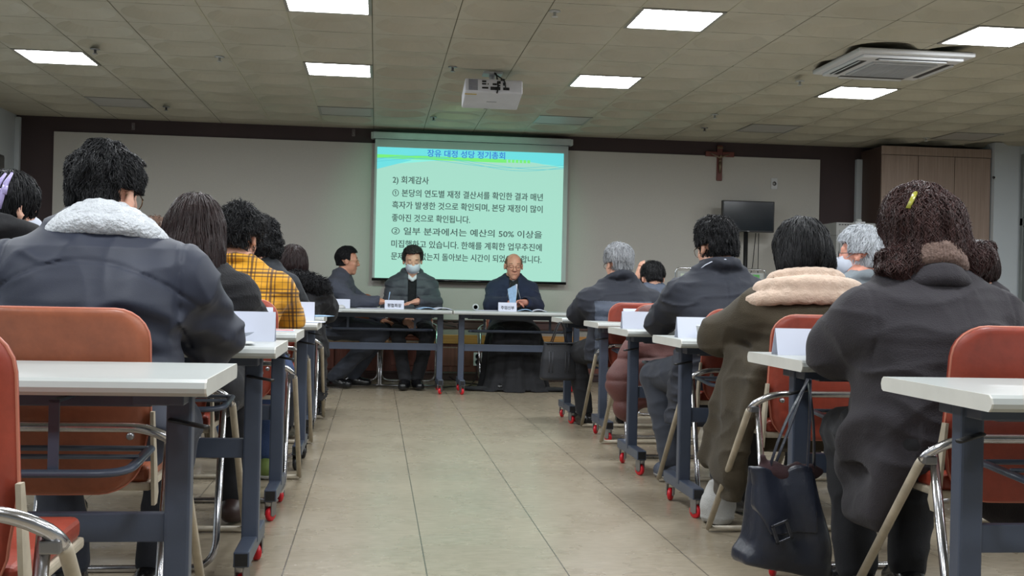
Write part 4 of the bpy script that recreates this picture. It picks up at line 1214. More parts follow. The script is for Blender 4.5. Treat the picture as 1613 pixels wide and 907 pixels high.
# ------------------------------------------------------------------ the people
NAVY = fabric('cloth_navy_nylon', (22, 29, 48), .6, 500, .10, .12, .02, 6)
FLEECE = fabric('fleece_white', (196, 200, 206), .95, 160, .9, .12, .4, 30)
BLACKC = fabric('cloth_black', (20, 20, 24), .85); BLACKK = fabric('cloth_black_knit', (22, 22, 26), .95, 180, .6)
BLACKT = fabric('cloth_black_trousers', (24, 25, 30), .85); GREYT = fabric('cloth_charcoal_trousers', (50, 54, 64), .85); JEANS = fabric('denim_blue', (44, 66, 108), .85, 300, .5)
CHAR = fabric('cloth_charcoal_wool', (44, 41, 46), .95, 260, .4, .12, .05, 7); OLIVE = fabric('cloth_olive_wool', (58, 50, 36), .95, 260, .4, .16, .06, 7)
SHEAR = fabric('shearling_beige', (198, 174, 156), .95, 200, .5, .10, .2, 20); SUIT = fabric('cloth_suit_grey', (64, 68, 80), .85, 400, .3)
PUFF = fabric('padded_grey', (58, 62, 70), .6, 200, .3, .12, .05, 8); PUFFN = fabric('padded_navy', (66, 74, 90), .6, 200, .3, .12, .05, 8); NAVY2 = fabric('cloth_navy_coat', (27, 31, 43), .75, 300, .2, .1, .03, 7)
NAVY3 = fabric('cloth_navy_cardigan', (30, 38, 62), .9, 200, .5); GREYJ = fabric('cloth_slate_jacket', (116, 124, 130), .85); WHITES = fabric('shirt_white', (206, 208, 214), .8, 300, .2, .04)
KNIT = fabric('knit_taupe_rib', (112, 92, 84), .95, 120, .8)
# yellow checked shirt cloth
t = NT('cloth_yellow_plaid'); v = t.coord(); sp_ = t.n('ShaderNodeSeparateXYZ'); t.l(v, sp_.inputs[0])
def stripe(sock, pitch, w, off=0.0):
    f = t.math('FRACT', t.math('DIVIDE', t.math('ADD', sock, 10 + off), pitch))
    return t.math('LESS_THAN', t.math('ABSOLUTE', t.math('SUBTRACT', f, .5)), w / pitch / 2)
base = t.mix(t.noise(v, 9, 3), srgb(186, 128, 18), srgb(224, 164, 34))
for ax in (0, 2):
    for off, w, k in ((0, .010, .8), (.016, .006, .72), (-.016, .006, .72), (.040, .0035, .5)):
        base = t.mix(t.math('MULTIPLY', stripe(sp_.outputs[ax], .088, w, off), k), base, srgb(52, 30, 22))
t.set(Base_Color=base, Roughness=.9, Sheen_Weight=.15); t.bump(t.noise(v, 300, 2), .3, .004); PLAID = t.m

# 1  navy nylon jacket with white fleece collar -------------------------------------------------
def seam_disp(z, y_side=-1, amp=.006, wd=.006, curve=0.0):
    def d(P): return np.where(P[:, 1] * y_side > -.02, -amp * np.exp(-((P[:, 2] - z - curve * P[:, 0] ** 2) / wd) ** 2), 0)
    return d
p = Person('person in a navy jacket with a white fleece collar, seen from behind', 168, 305, 3.08, 0, lean=.12, sw=.20, girth=1.14, head=(-.36, -.16, 0), hs=.95, neck=.10, drop=.135,
           arms=dict(eL=(-.25, .28, .75), eR=(.258, .28, .755), wL=(-.08, .52, .80), wR=(.10, .52, .80)), knees=((-.20, .40, .50), (.15, .37, .50)), feet=((-.14, .38, 0), (.09, .42, 0)), res=.0075).make()
yoke = seam_disp(p.N[2] - .085, -1, .005, .005, -1.6)
def navy_disp(P):
    arm = np.abs(P[:, 0]) - (.215)
    s_ = -.006 * np.exp(-(arm / .006) ** 2) * (P[:, 2] > p.S[0][2] - .17)
    q = vnoise(P, (5, 5, 16), 40) - .5
    low = np.clip((p.S[0][2] + .02 - P[:, 2]) / .2, 0, 1)
    d2 = (P[:, 2] + np.abs(P[:, 0]) * .8)
    return yoke(P) + s_ + q * .026 * low + .008 * low * np.sin(d2 * 46 + 4 * q)
p.coat('jacket', NAVY, t=.040, hem=.40, fold=.0075, disp=navy_disp, fat=1.08, res=.0065, sc=(6, 6, 9), pad=.04)
cp = []
for k in range(13):
    q = k / 12; a = -PI * 1.16 + PI * 1.32 * q
    cp.append(p.N + A((.010 + math.cos(a) * (.076 + .03 * (abs(q - .5) * 2) ** 2), .016 + math.sin(a) * .078, .054 - .07 * (abs(q - .5) * 2) ** 2.0)))
rows = [(x, .006) for x in p.band(cp, .019)] + [(x, .02) for x in p.band([c + A((c[0] * .24, -.022, -.022)) for c in cp], .021)] + [(x, .02) for x in p.band([c + A((c[0] * .48, -.036, -.046)) for c in cp], .021)]
g = warp(union(rows, .02), lambda P: .0035 * (vnoise(P, 170, 3) - .5) + .004 * (vnoise(P, 45, 9) - .5), .01)
p.part('fleece_collar', g, FLEECE, .0035)
p.trousers(fabric('trousers_charcoal', (42, 46, 58), .8)); p.shoes(SHOE)
p.short_hair(H_BLACK, t=.015, strand=6500, seed=11, nape=-.055, rough=.010, res=.0036, slen=.035, lift=.004, top=.000, fringe=.098)
p.glasses(mat=METAL_F)
P1 = p
# 2  woman with a lavender claw clip ------------------------------------------------------------
p = Person('person in a black padded jacket with a lavender claw clip in black hair', 16, 331, 4.15, 0, lean=.12, head=(-.75, -.15, 0), neck=.11, sw=.165, res=.010).make()
p.coat('jacket', BLACKC, t=.045, hem=.42, disp=lambda P: .012 * np.abs(np.sin(P[:, 2] * PI / .085)) ** .6 - .008, collar=p.band(p.ring_pts(.095, .085, .02, .05), .035), res=.010)
p.trousers(BLACKT, res=.01); p.shoes(SHOE)
p.long_hair(H_BLACK, [(ell(p.hp((0, -.05, -.03)), (.070, .060, .060), p.R), .03), (ell(p.hp((0, -.10, .02)), (.04, .03, .06), p.R), .03)], t=.014, strand=1500, slen=.06, res=.006, lift=.003)
p.mask()
cl = MB(); Mh = lambda a: tuple(p.hp((a[0] + .028, a[1] + .010, a[2] + .025)))
LAV = simple('lavender_plastic', (176, 164, 214), .3)
for sx in (-1, 1):
    cl.tube([Mh((.060 + sx * .020, -.085, .085)), Mh((.064 + sx * .024, -.105, .045)), Mh((.062 + sx * .026, -.112, .0)), Mh((.058 + sx * .024, -.108, -.045))], [.004, .009, .009, .004], 8)
cl.tube([Mh((.040, -.112, .02)), Mh((.088, -.108, .02))], .006, 8).tube([Mh((.036, -.118, .035)), Mh((.036, -.118, .005))], .009, 8).tube([Mh((.092, -.108, .035)), Mh((.092, -.108, .005))], .009, 8)
cl.build('claw_clip', LAV, p.root)
# 3  barely visible brown head behind the navy shoulder
p = Person('person with brown hair barely visible beyond the navy shoulder and fleece collar', 244, 381, 6.5, 0, lean=.1, res=.011).make()
p.coat('sweater', fabric('cloth_dark_brown', (50, 40, 38)), t=.02, hem=.45, res=.012); p.trousers(BLACKT, res=.012); p.shoes(SHOE); p.short_hair(hair_mat('hair_mid_brown', (84, 62, 50)), strand=500, res=.006)
# 4  long-haired woman ---------------------------------------------------------------------------
p = Person('person with long straight dark brown hair and a black knit top', 308, 366, 4.15, 0, lean=.10, sw=.155, girth=.92, head=(0, -.12, 0), hs=.98, neck=.13, drop=.10, res=.009,
           arms=dict(eL=(-.22, .18, .75), eR=(.20, .20, .755))).make()
p.coat('sweater', BLACKK, t=.022, hem=.42, fold=.005, res=.008)
p.trousers(BLACKT, res=.009); p.shoes(simple('leather_brown', (52, 36, 34), .4))
hb = lambda x, y, z: p.hp((x, y, z))
p.long_hair(H_LONG, [(cap(hb(-.035, -.035, 0), hb(-.045, -.045, -.12), .070, .066), .03), (cap(hb(.035, -.035, 0), hb(.045, -.045, -.12), .070, .064), .03), (cap(hb(.0, -.07, -.08), hb(.02, -.105, -.30), .078, .055), .04), (cap(hb(.05, -.06, -.08), hb(.064, -.085, -.32), .05, .03), .03)],
            t=.017, strand=5200, slen=.17, res=.005, rough=.004, lift=.003, freq=(90, 90, 4), jit=.06, cut_face=True, rad=.0012)
# 5  yellow plaid shirt --------------------------------------------------------------------------
p = Person('person in a yellow and brown plaid shirt with short curly black hair', 376, 376, 5.3, 0, lean=.12, sw=.185, girth=1.1, head=(-.35, -.2, 0), hs=1.02, neck=.12, drop=.11, res=.009,
           arms=dict(eL=(-.24, .18, .75), eR=(.235, .20, .75)), knees=((-.14, .38, .50), (.17, .36, .50)), feet=((.0, .30, 0), (.15, .24, 0))).make()
p.coat('shirt', PLAID, t=.022, hem=.44, fold=.007, res=.0075, collar=p.band(p.ring_pts(.075, .07, .01, .035), .016))
p.trousers(JEANS, res=.009); p.shoes(simple('sneaker_lime', (100, 118, 58), .6), sole=M['white'])
p.short_hair(H_BLACK, t=.020, strand=2600, seed=5, rough=.014, res=.0045, slen=.03, nape=-.05, top=.010, lift=.009)
# 6  curly black-haired person beyond the plaid shirt
p = Person('person with curly black chin-length hair half hidden behind the plaid shirt', 411, 381, 6.5, 0, lean=.10, sw=.155, girth=.95, neck=.13, res=.011).make()
p.coat('cardigan', fabric('cloth_dark_teal', (34, 38, 44)), t=.022, hem=.44, res=.011); p.trousers(BLACKT, res=.011); p.shoes(SHOE)
p.long_hair(H_BLACK, [(ell(p.hp((.03, -.03, -.04)), (.085, .085, .09), p.R), .03), (ell(p.hp((-.03, -.03, -.04)), (.085, .085, .09), p.R), .03)], t=.022, strand=2500, rough=.016, big=.012, freq=(50, 50, 50), slen=.05, jit=.8, lift=.008, res=.006, wav=.8)
# 7  black coat with furry shoulders
p = Person('person in a black coat with a thick furry hood and a dark brown bob', 461, 419, 7.75, 0, lean=.10, sw=.16, neck=.10, drop=.10, head=(.1, -.3, 0), res=.011,
           arms=dict(eL=(-.22, .18, .75), eR=(.22, .16, .74), wR=(.06, .44, .80))).make()
p.coat('coat', BLACKK, t=.048, hem=.14, fold=.012, res=.011, skirt=[(.13, 0, .10, .24, .17), (.3, 0, .10, .235, .17), (.5, 0, .06, .24, .19), (.62, 0, .03, .21, .17)])
g = warp(union(p.band([c + A((c[0] * .55, -.02, -.03)) for c in p.ring_pts(.13, .11, -.04, .03, n=9)], .058), .03), lambda P: .012 * (vnoise(P, 120, 3) - .5), .02)
FUR = hair_mat('fur_black', (20, 20, 23), .8); vv, qq = extract(g, .007)
np_mesh('fur_hood', vv, qq, FUR, p.root, strands(g, vv, 2200, lambda P: (P - p.N) + A((0, 0, -.03)), .035, .0013, 6, .012, .6, 9))
p.trousers(BLACKT, res=.012); p.shoes(SHOE)
p.long_hair(H_LONG, [(ell(p.hp((0, -.035, -.025)), (.095, .085, .085), p.R), .03)], t=.020, strand=1800, slen=.08, res=.006, rough=.004, lift=.002, jit=.08)
# 8  man in profile at the head table ------------------------------------------------------------
th = -PI / 2 - .20
p = Person('person in a charcoal suit with glasses, in profile at the head table, pen in hand', 548, 411, 10.35, th, lean=.10, sw=.175, girth=1.08, head=(.20, -.04, 0), neck=.125, drop=.12, res=.0075, skin=SKIN3,
           arms=dict(eL=(-.22, .20, .76), wL=(-.10, .40, .60), eR=(.20, .20, .775), wR=(.18, .42, .782), hR=(-.1, 1, -.05), cR=.9),
           knees=((-.08, .42, .52), (.10, .44, .50)), feet=((-.10, .14, 0), (.12, .02, 0)), curl=.8).make()
p.coat('suit_jacket', SUIT, t=.026, hem=.46, fold=.005, res=.0065, collar=p.band(p.ring_pts(.072, .066, .0, .03), .016))
p.part('shirt_collar', union(p.band(p.ring_pts(.060, .058, .025, .045, cy=.012, a0=-PI * 1.3, a1=PI * .3, n=14), .011), .01), simple('shirt_check', (60, 62, 74), .8, 0, .4, 200), .005)
p.trousers(GREYT, t=.022); p.shoes(SHOE)
p.short_hair(H_BLACK, t=.011, strand=1500, seed=8, rough=.003, res=.0045, slen=.04, nape=-.045, lift=.002, fringe=.080, back=1); p.face(); p.glasses(round_=False, mat=simple('spectacle_gold', (190, 170, 120), .25, .8))
w = p.W[1]; MB().tube([tuple(w + A((-.03, .085, .0))), tuple(w + A((-.02, .10, .085)))], .0045, 8).build('x', M['paper_blue'], p.root).name = 'pen'
# 9  man with mask -------------------------------------------------------------------------------
p = Person('person in a dark grey padded jacket and white face mask at the head table', 650, 411, 10.5, PI, lean=.10, sw=.155, girth=.98, head=(.05, -.28, .03), neck=.13, drop=.105, hs=1.0, res=.007, skin=SKIN,
           arms=dict(eR=(.205, .10, .72), wR=(.06, .28, .615), hR=(-.45, .75, -.35), pR=(-.5, .1, -.7), eL=(-.205, .19, .765), wL=(-.045, .40, .785), hL=(.75, .55, -.10), cR=.8, cL=.35),
           knees=((-.14, .42, .50), (.13, .42, .50)), feet=((-.05, .40, 0), (.055, .44, 0))).make()
q9 = lambda P: .010 * np.abs(np.sin((P[:, 2] - .03 * np.abs(P[:, 0])) * PI / .075)) ** .5 - .007
opn = rbox((0, .26, p.N[2] - .10), (.038, .20, .16), .02)
p.part('pullover', warp(inter(union([(x if isinstance(x, tuple) else (x, .04)) for x in p.torso(.010)], .04), half((0, 0, -1), (0, 0, .50)), half((0, 0, 1), (0, 0, p.N[2] - .045))), p.folds(.003), .01), BLACKK, .008)
p.part('shirt_collar', inter(union(p.band([tuple(p.N + A((x, y, z))) for x, y, z in ((-.060, .02, .035), (-.05, .055, .015), (-.022, .083, -.028), (0, .088, -.045), (.022, .083, -.028), (.05, .055, .015), (.060, .02, .035))], .014), .012), half((0, 0, -1), (0, 0, p.N[2] - .06))), WHITES, .0045)
p.coat('jacket', PUFF, t=.034, hem=.50, fold=.004, disp=q9, opening=opn, collar=p.band(p.ring_pts(.078, .075, .01, .05, a0=-PI * 1.25, a1=PI * .25, n=11), .02), res=.0065)
p.trousers(BLACKT, t=.012); p.shoes(SHOE)
p.short_hair(H_SALT, t=.013, strand=2200, seed=21, rough=.006, res=.0042, slen=.040, nape=-.04, lift=.005, top=.006, fringe=.092, back=1); p.face(mouth=False); p.mask()
MB().tube([tuple(p.W[1] + A((math.cos(a) * .031, math.sin(a) * .012 - .01, math.sin(a) * .026))) for a in [k * PI / 8 for k in range(16)]], .006, 6, closed=True).build('wristwatch', M['metal'], p.root)
# 10  priest ---------------------------------------------------------------------------------------
p = Person('person in a black cassock and navy cardigan with round glasses, balding, holding a paper', 809, 419, 10.5, PI, lean=.08, sw=.158, girth=1.02, head=(0, -.14, 0), neck=.128, drop=.100, hs=1.0, res=.007, skin=SKIN2,
           arms=dict(eR=(.205, .18, .765), wR=(.07, .34, .785), hR=(-.95, .35, .1), pR=(.1, .3, -1), eL=(-.200, .18, .765), wL=(-.085, .36, .795), hL=(.9, .4, .12), pL=(.2, .6, -.8), cL=.9, cR=.8), knees=((-.15, .40, .50), (.15, .40, .50))).make()
sk = [(0.0, 0, .33, .355, .29), (.03, 0, .31, .31, .275), (.12, 0, .28, .29, .26), (.30, 0, .25, .285, .25), (.46, 0, .23, .265, .26), (.56, 0, .20, .235, .25), (.62, 0, .14, .19, .20), (.68, 0, .06, .17, .15)]
def sk_disp(P):
    a = np.arctan2(P[:, 0], P[:, 1] - .25); lo = np.clip((.62 - P[:, 2]) / .5, 0, 1)
    return .016 * lo * np.sin(a * 9 + 2 * vnoise(P, 4, 3)) + .010 * lo * np.sin(a * 17 + 3)
p.coat('cassock', BLACKC, t=.018, hem=.003, fold=.004, skirt=sk, disp=sk_disp, res=.009, pad=.04)
tr = [(ell((-.33, .42, .018), (.16, .10, .020)), .03), (ell((.33, .42, .018), (.15, .09, .020)), .03), (ell((0, .47, .020), (.28, .10, .022)), .03)]
p.part('cassock_train', inter(union(tr, .03), half((0, 0, -1), (0, 0, .002))), BLACKC, .007)
p.coat('cardigan', NAVY3, t=.036, hem=.50, fold=.005, opening=union([rbox((0, .28, p.N[2] - .10), (.040, .20, .20), .02), (rbox((0, .28, .62), (.075, .20, .16), .02), .03)], .03), collar=None, res=.0065)
p.part('clerical_collar', union(p.band(p.ring_pts(.062, .060, .02, .03, cy=.012, a0=-PI * 1.4, a1=PI * .4, n=15), .017), .01), BLACKC, .0055)
MB().box((-.012, .070, -.012), (.012, .080, .022), bev=.004, mat=Matrix.Translation(tuple(p.N + A((0, .0, .0))))).build('collar_tab', WHITES, p.root)
cz_ = p.N[2]; mb = MB(); yb = p.N[1]
mb.tube([(-.045, yb + .09, cz_ - .02), (-.03, yb + .125, cz_ - .07), (-.055, yb + .155, cz_ - .16), (-.06, yb + .16, cz_ - .24)], .0022, 6)
mb.tube([(.03, yb + .09, cz_ - .03), (.05, yb + .125, cz_ - .10), (.075, yb + .155, cz_ - .20)], .0022, 6)
mb.tube([(-.015, yb + .10, cz_ - .04), (-.03, yb + .13, cz_ - .11), (-.012, yb + .155, cz_ - .20)], .003, 6)
mb.build('chain', M['metal'], p.root)
p.trousers(BLACKT, res=.011); p.shoes(SHOE)
# fringe of hair at the sides and back only
g = inflate(ell(p.hp((0, -.018, .020)), (.072, .092, .080), p.R), .009)
g = minus(inter(g, p.hh((0, .35, 1), (0, 0, .070)), p.hh((0, 1, .2), (0, .040, 0)), p.hh((0, 0, -1), (0, 0, -.045))), *[rbox(p.hp((sx * .085, .006, -.016)), (.035, .026, .036), .012, p.R) for sx in (-1, 1)])
vv, qq = extract(g, .0045); np_mesh('hair', vv, qq, H_CLIPPED, p.root, strands(g, vv, 900, lambda P: (P - p.H) * A((1, 1, 0)) + A((0, 0, -.08)), .02, .0009, 6, .002, .3, 4))
p.face(brow_mat=H_CLIPPED); p.glasses(True, simple('spectacle_copper', (128, 72, 50), .3, .6), r=.024)
P9 = p
# 11  grey-haired man, navy padded jacket ----------------------------------------------------------
p = Person('person with silver-grey hair in a navy jacket with a padded grey back panel', 974, 416, 7.4, 0, lean=.12, sw=.20, girth=1.16, head=(.35, -.12, 0), neck=.125, drop=.13, res=.009,
           arms=dict(eL=(-.25, .20, .76), eR=(.25, .2, .76)), knees=((-.24, .34, .49), (.12, .40, .5)), feet=((-.17, .30, 0), (.10, .34, 0))).make()
q11 = lambda P: np.where((P[:, 2] < p.N[2] - .12) & (np.abs(P[:, 0]) < .19), .016 * np.abs(np.sin(P[:, 2] * PI / .075)) ** .5 * np.abs(np.sin(P[:, 0] * PI / .125 + 1.57)) ** .3 - .008, 0)
body_ = p.coat('jacket', NAVY2, t=.032, hem=.42, fold=.007, disp=q11, collar=p.band(p.ring_pts(.082, .075, .015, .055), .024), res=.0075)
body_.data.materials.append(PUFFN)
for f in body_.data.polygons:
    c_ = f.center
    if c_.z < p.N[2] - .12 and abs(c_.x) < .19 and c_.y < p.C[1] + .02: f.material_index = 1
p.trousers(BLACKT); p.shoes(SHOE)
p.short_hair(H_GREY, t=.014, strand=2200, seed=31, rough=.006, res=.0045, slen=.035, nape=-.05, lift=.004, top=.006); p.glasses(round_=False)
# 12  low dark head with a hand in the hair
p = Person('person with short dark hair resting a hand on the head beyond the silver-haired man', 1028, 439, 8.8, 0, lean=.22, sw=.165, head=(0, -.5, 0), neck=.09, res=.009,
           arms=dict(eL=(-.16, .40, .80), wL=(-.10, .30, 1.02), hL=(.1, -.25, .85), pL=(.9, .3, .3), cL=.4)).make()
p.coat('jacket', PUFFN, t=.035, hem=.44, res=.011); p.trousers(BLACKT, res=.012); p.shoes(SHOE)
p.short_hair(H_BLACK, strand=1200, res=.0055, seed=41)
# 13  navy coat --------------------------------------------------------------------------------------
p = Person('person in a plain navy coat with glasses and short wavy black hair', 1127, 390, 5.25, 0, lean=.12, sw=.185, girth=1.08, head=(.35, -.22, 0), neck=.115, drop=.125, hs=1.02, res=.0085,
           arms=dict(eL=(-.235, .24, .76), eR=(.22, .2, .76), wL=(-.10, .45, .79)), knees=((-.22, .34, .50), (.13, .40, .5)), feet=((-.16, .20, 0), (.06, .14, 0))).make()
q13 = lambda P: -.004 * np.exp(-(P[:, 0] / .005) ** 2) * (P[:, 1] < 0)
p.coat('coat', NAVY2, t=.028, hem=.30, fold=.008, disp=q13, res=.007, collar=p.band(p.ring_pts(.084, .078, .0, .045), .024), skirt=[(.29, -.02, .04, .22, .16), (.5, -.0, .03, .22, .17), (.62, 0, .02, .19, .15)])
MB().tube([tuple(c + A((c[0] * .26, -.022, .012))) for c in p.ring_pts(.084, .078, .0, .045, a0=-PI * .9, a1=-PI * .1)], .0028, 6).build('lanyard', M['paper'], p.root)
p.trousers(GREYT, t=.020); p.shoes(fabric('sneaker_grey', (72, 78, 92)), sole=simple('sole_grey', (140, 138, 134), .7))
p.short_hair(H_BLACK, t=.015, strand=3600, seed=51, rough=.012, res=.0042, slen=.032, nape=-.05, top=.004, lift=.006, fringe=.090); p.glasses()
# 14  olive coat with shearling collar ---------------------------------------------------------------
p = Person('person in an olive coat with a wide beige shearling collar and black bob', 1262, 402, 4.15, 0, lean=.14, sw=.175, girth=1.05, head=(.1, -.32, 0), neck=.10, drop=.125, res=.0085,
           arms=dict(eL=(-.285, .22, .745), wL=(-.12, .45, .785), eR=(.26, .2, .76)), knees=((-.15, .40, .5), (.15, .4, .5)), feet=((-.06, .50, 0), (.10, .42, 0))).make()
fl = [(rbox((-.275, .06, .46), (.035, .15, .24), .03, rot(.1, .25, .12)), .06), (rbox((-.285, .02, .27), (.022, .07, .13), .02, rot(.1, .3, .05)), .04), (rbox((.275, .04, .46), (.03, .15, .20), .03), .05)]
g14 = lambda P: .008 * np.sin(P[:, 1] * 34 + P[:, 2] * 8 + 8 * vnoise(P, 5, 9)) * np.clip((.62 - P[:, 2]) / .2, 0, 1)
p.coat('coat', OLIVE, t=.034, hem=.15, fold=.010, res=.0075, disp=g14, skirt=[(.34, 0, .04, .16, .13), (.5, 0, .04, .215, .17), (.62, 0, .02, .215, .17), (.7, 0, .02, .19, .15)], collar=[x[0] for x in fl], fat=1.08, sc=(6, 6, 9), pad=.04)
cp = []
for k in range(13):
    q = k / 12; a = -PI * 1.10 + PI * 1.20 * q; e = (abs(q - .5) * 2)
    cp.append(p.N + A((math.cos(a) * (.098 + .03 * e), .0 + math.sin(a) * .088, .026 - .030 * e ** 2)))
o2 = [c + A((c[0] * .45, -.040 * (1 - (abs(k - 6) / 6) ** 2) - .012, -.040)) for k, c in enumerate(cp)]
o3 = [c + A((c[0] * .85, -.055 * (1 - (abs(k - 6) / 6) ** 2) - .018, -.085)) for k, c in enumerate(cp)]
g = warp(union([(x, .01) for x in p.band(cp, .026)] + [(x, .03) for x in p.band(o2, .027)] + [(x, .03) for x in p.band(o3, .019)], .03), lambda P: .003 * (vnoise(P, 210, 3) - .5) + .0015 * (vnoise(P, 60, 9) - .5), .01)
p.part('shearling_collar', g, SHEAR, .0042)
p.trousers(BLACKT); p.shoes(SHOE)
p.long_hair(H_BLACK, [(ell(p.hp((0, -.030, -.015)), (.098, .095, .085), p.R), .03), (ell(p.hp((-.045, -.03, -.055)), (.058, .07, .055), p.R), .03), (ell(p.hp((.05, -.03, -.05)), (.058, .07, .055), p.R), .03)],
            t=.018, strand=5200, slen=.10, res=.0045, rough=.007, lift=.004, freq=(60, 60, 9), jit=.12, wav=.12)
mb = MB()
for k in range(9): mb.lathe([(0, -.004), (.004, 0), (0, .004)], 8, 'Z', tuple(p.hp((.048 + .004 * k, -.02 - .0 * k, .118 - .007 * k))))
mb.build('hair_pin', M['white'], p.root)
# 15  white-haired man with a mask ---------------------------------------------------------------------
p = Person('person with white-grey hair, glasses and face mask in a slate jacket', 1354, 401, 5.25, 0, lean=.10, sw=.18, girth=1.05, head=(.95, .02, 0), neck=.135, drop=.10, res=.0085, skin=SKIN2).make()
p.coat('jacket', GREYJ, t=.030, hem=.44, res=.009, collar=p.band(p.ring_pts(.078, .07, .0, .035), .022)); p.trousers(GREYT, res=.011); p.shoes(SHOE)
p.short_hair(H_WHITE, t=.015, strand=3000, seed=61, rough=.006, res=.0042, slen=.05, nape=-.055, lift=.004, top=.004); p.mask(); p.glasses(round_=False, mat=M['black_plastic'])
# 16  wavy brown hair, charcoal coat -------------------------------------------------------------------
p = Person('person in a charcoal wool coat with wavy brown shoulder-length hair', 1448, 374, 2.98, 0, lean=.09, sw=.175, girth=1.06, head=(.15, -.16, .0), neck=.115, drop=.12, hs=1.02, res=.0075,
           arms=dict(eL=(-.212, .14, .76), wL=(-.08, .40, .785), eR=(.24, .14, .765), wR=(.10, .42, .79)), knees=((-.07, .38, .5), (.16, .40, .5)), feet=((-.05, .34, 0), (.12, .36, 0))).make()
fl = [(rbox((-.150, .03, .46), (.035, .14, .17), .03, rot(0, .15, .06)), .06), (rbox((.205, .04, .46), (.03, .16, .16), .03), .05)]
g16 = lambda P: -.0035 * np.exp(-((P[:, 0] - .03) / .005) ** 2) * (P[:, 1] < 0) - .004 * np.exp(-((np.abs(P[:, 0]) - .195) / .006) ** 2) * (P[:, 2] > .72) + .014 * np.sin(P[:, 2] * 34 + P[:, 1] * 20 + 5 * vnoise(P, 5, 9)) * np.clip((.66 - P[:, 2]) / .15, 0, 1) * (P[:, 0] < -.1)
p.coat('coat', CHAR, t=.036, hem=.27, fold=.008, res=.0065, disp=g16, skirt=[(.40, 0, .04, .16, .13), (.5, .02, .04, .175, .17), (.64, .01, .02, .185, .175), (.74, 0, .02, .18, .15)], collar=[x[0] for x in fl], fat=1.05, sc=(5, 5, 7), pad=.05)
cc = p.ring_pts(.092, .086, -.005, .040, n=11)
p.part('coat_collar', union(p.band([c - A((c[0] * .14, 0, .012)) for c in cc], .013) + p.band([c + A((c[0] * .04, -.008, -.036)) for c in cc], .016), .02), CHAR, .006)
g = union(p.band(p.ring_pts(.078, .078, .03, .085, cy=.012, n=13), .021) + p.band(p.ring_pts(.085, .080, .015, .062, cy=.008, n=13), .020), .012)
g = warp(g, lambda P: .0022 * np.sin(np.arctan2(P[:, 0], P[:, 1] - p.N[1]) * 70), .01)
p.part('turtleneck', g, KNIT, .0042)
p.trousers(BLACKT); p.shoes(SHOE)
hq = [(ell(p.hp((0, -.035, -.008)), (.100, .098, .090), p.R), .03)]
for ch_ in (((-.07, -.04, -.055, .034), (-.115, -.05, -.078, .024), (-.150, -.055, -.060, .010)), ((-.05, -.055, -.075, .034), (-.100, -.065, -.108, .022), (-.135, -.065, -.100, .009)), ((.07, -.04, -.045, .036), (.118, -.05, -.066, .024), (.160, -.055, -.048, .012), (.182, -.055, -.035, .006)), ((.06, -.055, -.07, .030), (.100, -.06, -.098, .020), (.130, -.06, -.098, .009))):
    for a_, b_ in zip(ch_, ch_[1:]): hq.append((cap(p.hp(a_[:3]), p.hp(b_[:3]), a_[3], b_[3]), .015))
for (x, y, z, a, b, c, k) in ((-.068, -.04, -.070, .056, .06, .046, .03), (-.10, -.045, -.088, .040, .045, .024, .02), (-.134, -.055, -.098, .034, .034, .013, .012), (-.112, -.03, -.062, .030, .035, .016, .012), (.068, -.04, -.062, .056, .06, .046, .03), (.104, -.045, -.070, .040, .045, .024, .02), (.142, -.055, -.058, .034, .028, .013, .012), (0, -.070, -.045, .07, .05, .050, .03)):
    hq.append((ell(p.hp((x, y, z)), (a, b, c), p.R), k))
p.long_hair(H_WAVY, hq, t=.016, strand=9000, slen=.075, res=.0042, rough=.011, big=.006, lift=.006, freq=(36, 36, 16), jit=.3, wav=1.1, rad=.0010)
MB().tube([tuple(p.hp((-.055, -.075, .105))), tuple(p.hp((-.072, -.085, .085))), tuple(p.hp((-.088, -.085, .058)))], .0045, 8, flat=(1.6, .7)).build('hair_pin', simple('hairpin_yellow', (150, 148, 56), .3), p.root)
P16 = p
# 17  dark head beyond the wavy hair
p = Person('person with dark brown hair mostly hidden behind the wavy-haired person', 1538, 424, 5.25, 0, lean=.12, sw=.165, head=(-.2, -.3, 0), res=.011).make()
p.coat('jacket', CHAR, t=.03, hem=.44, res=.012); p.trousers(BLACKT, res=.012); p.shoes(SHOE)
p.long_hair(H_BROWN, [(ell(p.hp((0, -.04, -.02)), (.09, .085, .08), p.R), .03)], strand=1200, res=.007, slen=.08)
# ------------------------------------------------------------------ chairs in their places
chair('o', -.725, 2.69, 'orange-brown folding chair under the navy jacket with fleece collar')
chair('r', -.73, 1.71, 'red folding chair cut off by the picture edge, nearest the viewer')
chair('r', -1.29, 3.76, 'folding chair of the woman with the lavender claw clip')
chair('r', -.74, 3.76, 'folding chair of the long-haired person in the black knit top')
chair('r', -.62, 4.91, 'folding chair behind the yellow plaid shirt, brick-red back above the table')
chair('r', -1.215, 6.13, 'folding chair of the brown-haired person beyond the navy shoulder')
chair('r', -.634, 6.13, 'folding chair of the curly-haired person')
chair('r', -.62, 7.38, 'folding chair of the person with the furry black hood')
chair('h', 0, 0, 'folding chair of the suited man in profile', PI, (-.22, 10.62, 0))
chair('h', 0, 0, 'folding chair of the masked man at the head table', PI, (.33, 10.62, 0))
chair('h', 0, 0, 'folding chair under the black cassock', PI, (1.266, 10.60, 0))
chair('r', 1.674, 7.03, 'folding chair of the silver-haired man, red back above the table')
chair('r', 2.16, 8.33, 'folding chair of the person with a hand on the head')
chair('r', 1.64, 6.20, 'folding chair with a maroon padded coat hung over its back')
chair('r', 1.655, 4.87, 'folding chair of the person in the plain navy coat')
chair('r', 2.32, 4.89, 'folding chair of the white-haired man with mask')
chair('r', 2.92, 4.89, 'folding chair of the dark head beyond the wavy hair')
